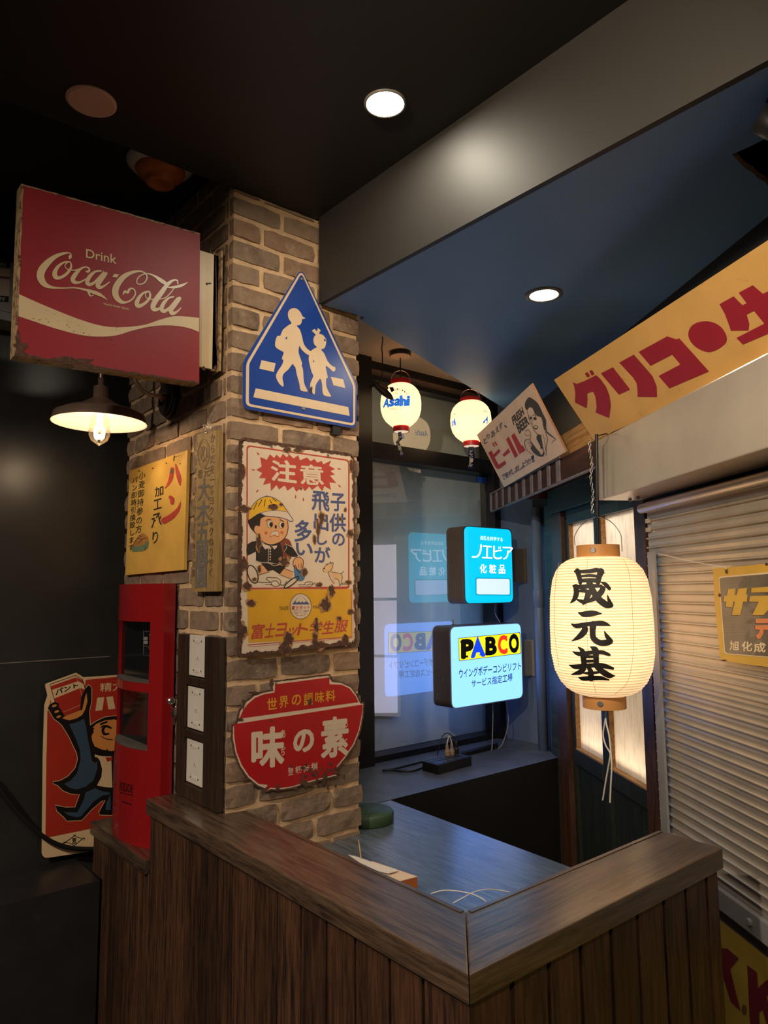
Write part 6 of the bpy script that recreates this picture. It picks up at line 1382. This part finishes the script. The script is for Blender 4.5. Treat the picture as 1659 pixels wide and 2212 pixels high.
def art_n(f, pl):
    z = zn
    f.text(pl, '自然を科学する', z((720,432),(1162,470),(1160,556),(718,520)), .0006, f_wh, .012)
    def st_(pts, w_, k=5):
        f.stroke(pl, z(*[(x-8, y+8) for x, y in pts]), w_/9.2+.4, .0006, f_teal, k); f.stroke(pl, z(*pts), w_/9.2, .0010, f_wh, k)
    st_([(728,620),(725,700),(700,790),(650,850),(560,858)], 34); st_([(775,643),(930,655)], 30, 0); st_([(852,650),(848,780),(845,868)], 32, 3); st_([(760,872),(945,880)], 28, 0)
    st_([(988,650),(985,780),(990,850),(1030,885),(1100,885),(1130,870)], 34); st_([(1000,755),(1060,735),(1130,730)], 28, 3); st_([(1085,660),(1078,695)], 16, 0); st_([(1118,655),(1110,695)], 16, 0)
    st_([(1170,670),(1340,678),(1325,720),(1285,765)], 30, 4); st_([(1265,740),(1255,820),(1230,870),(1185,895)], 30)
    for ch, x0, x1, y0, y1 in (('化',708,840,1005,1178),('粧',895,1028,1010,1185),('品',1085,1208,1018,1192)): f.text(pl, ch, z((x0-8,y0+6),(x1-8,y0+8),(x1-8,y1+8),(x0-8,y1+6)), .0006, f_teal, .045); f.text(pl, ch, z((x0,y0),(x1,y0+2),(x1,y1),(x0,y1)), .0012, f_wh, .035)
    f.art(pl, rounded(z((615,1268),(1315,1280),(1322,1625),(620,1620)), 5), .0006, f_teal); f.art(pl, rounded(z((640,1288),(1298,1298),(1302,1608),(642,1602)), 4), .0010, f_lav)
case = plain('bronze_casing', '#6d625a', .35, metal=.4, var=.06)
g1, ax0, ax1, az0, az1 = lightbox('sign_box', 'lit ice blue sign box with a yellow word panel, the lower box', 2.24, 2.352, zp((352,235),(1412,170),(1466,1250),(390,1520)), .035, f_blue, plain('dark_casing', '#4a4340', .4, metal=.3), art_p)
g2, bx0, bx1, bz0, bz1 = lightbox('sign_box', 'lit turquoise sign box with white characters, the upper box', 2.275, 2.385, zn((383,235),(1345,298),(1382,1775),(402,1795)), .035, f_cyan, case, art_n, ribs=6, rim='#5e6266')
for g_, x_, y_, za_, zb_, mt in ((g1, ax1, 2.296, 1.235, 1.40, M['galv']), (g2, bx1, 2.33, 1.686, 1.85, case)):
    b = MB(); b.box((x_-.004, y_-.018, za_), (2.836, y_+.018, zb_), mt); b.box((2.836, y_-.03, za_-.004), (2.8445, y_+.03, zb_+.004), mt); b.build('wall_bracket', g_, bevel=.001)
b = MB(); b.tube([(ax0+.075, 2.295, az1-.004), (ax0+.075, 2.295, az1+.026)], .0028, M['screw'], 8); b.disc((ax0+.075, 2.295, az1+.001), (0,0,1), .006, .006, M['screw'], 8); b.build('eye_bolt', g1)
for p in ((250,1000),(250,1035),(172,1245),(172,1300),(345,1320)):
    c = px_(ax0).P(*zp(p)[0]); b = MB(); b.disc(c+np.array((.0005,0,0)), (-1,0,0), .0022, .0012, M['screw'], 8); b.build('screw', g1)
cord('cable', [(bx1-.04, 2.35, bz0+.004), (bx1-.03, 2.37, bz0-.05), (2.74, 2.372, 1.45), (2.745, 2.375, 1.30), (2.74, 2.37, 1.15), (2.72, 2.34, 1.02), (2.64, 2.31, .935), (2.60, 2.305, .918)], .0022, M['grey_cable'], 'thin grey cord running from the turquoise sign box down to the ledge')
cord('cable', [(ax1-.14, 2.31, az0+.004), (ax1-.135, 2.312, az0-.06), (ax1-.14, 2.312, 1.0), (ax1-.155, 2.305, .93), (ax1-.165, 2.30, .918)], .0022, M['grey_cable'], 'thin grey cord hanging straight from the ice blue sign box to the ledge')
# unseen recessed lights around the viewer, added as general fill
for k, (x, y, zq_) in enumerate(((-.55, -.55, ZC), (-1.2, .9, ZC), (.55, -1.3, ZC))):
    c = np.array((x, y, zq_)); t_ = thing('recessed_downlight', ('added unseen fill light in the ceiling behind the viewer', 'added unseen fill light in the ceiling left of the viewer', 'added unseen fill light in the ceiling at the back of the room')[k], 'ceiling light', c)
    b = MB(); b.lathe([(.046, 0), (.056, 0), (.056, -.003), (.046, -.004)], c, mat=M['trim_grey'], n=32); b.build('trim_ring', t_)
    b = MB(); b.lathe([(0, -.0025), (.046, -.0025)], c, mat=glow('fill_lens_%d' % k, '#ffedd6', E_FILL*(13, 31, 13)[k]), n=32); b.build('lens', t_)

# unseen spotlight added behind the viewer to brighten the boards over the shutter
c = np.array((-.50, .35, 2.70)); aim = W(1.0, .25, 2.22); d = aim-c; d /= np.linalg.norm(d)
t_ = thing('fill_spotlight', 'added black fill spotlight, unseen behind the viewer', 'spotlight', c)
b = MB(); b.lathe([(.0, -.06), (.034, -.06), (.038, .05), (.034, .05), (.030, .01), (0, .01)], c, d, M['black_plastic'], 28); b.build('head', t_)
b = MB(); b.tube([c+(0,0,.03), (c[0], c[1], ZC-.012)], .008, M['black_plastic'], 10); b.box((c[0]-.06, c[1]-.015, ZC-.014), (c[0]+.06, c[1]+.015, ZC-.0005), M['black_plastic']); b.build('stem', t_)
q = Vector(d).to_track_quat('-Z', 'Y').to_euler()
lamp('fill_beam', 'SPOT', c+d*.045, E_FILL_SPOT, '#ffe6c4', t_, .03, q, 1.0)
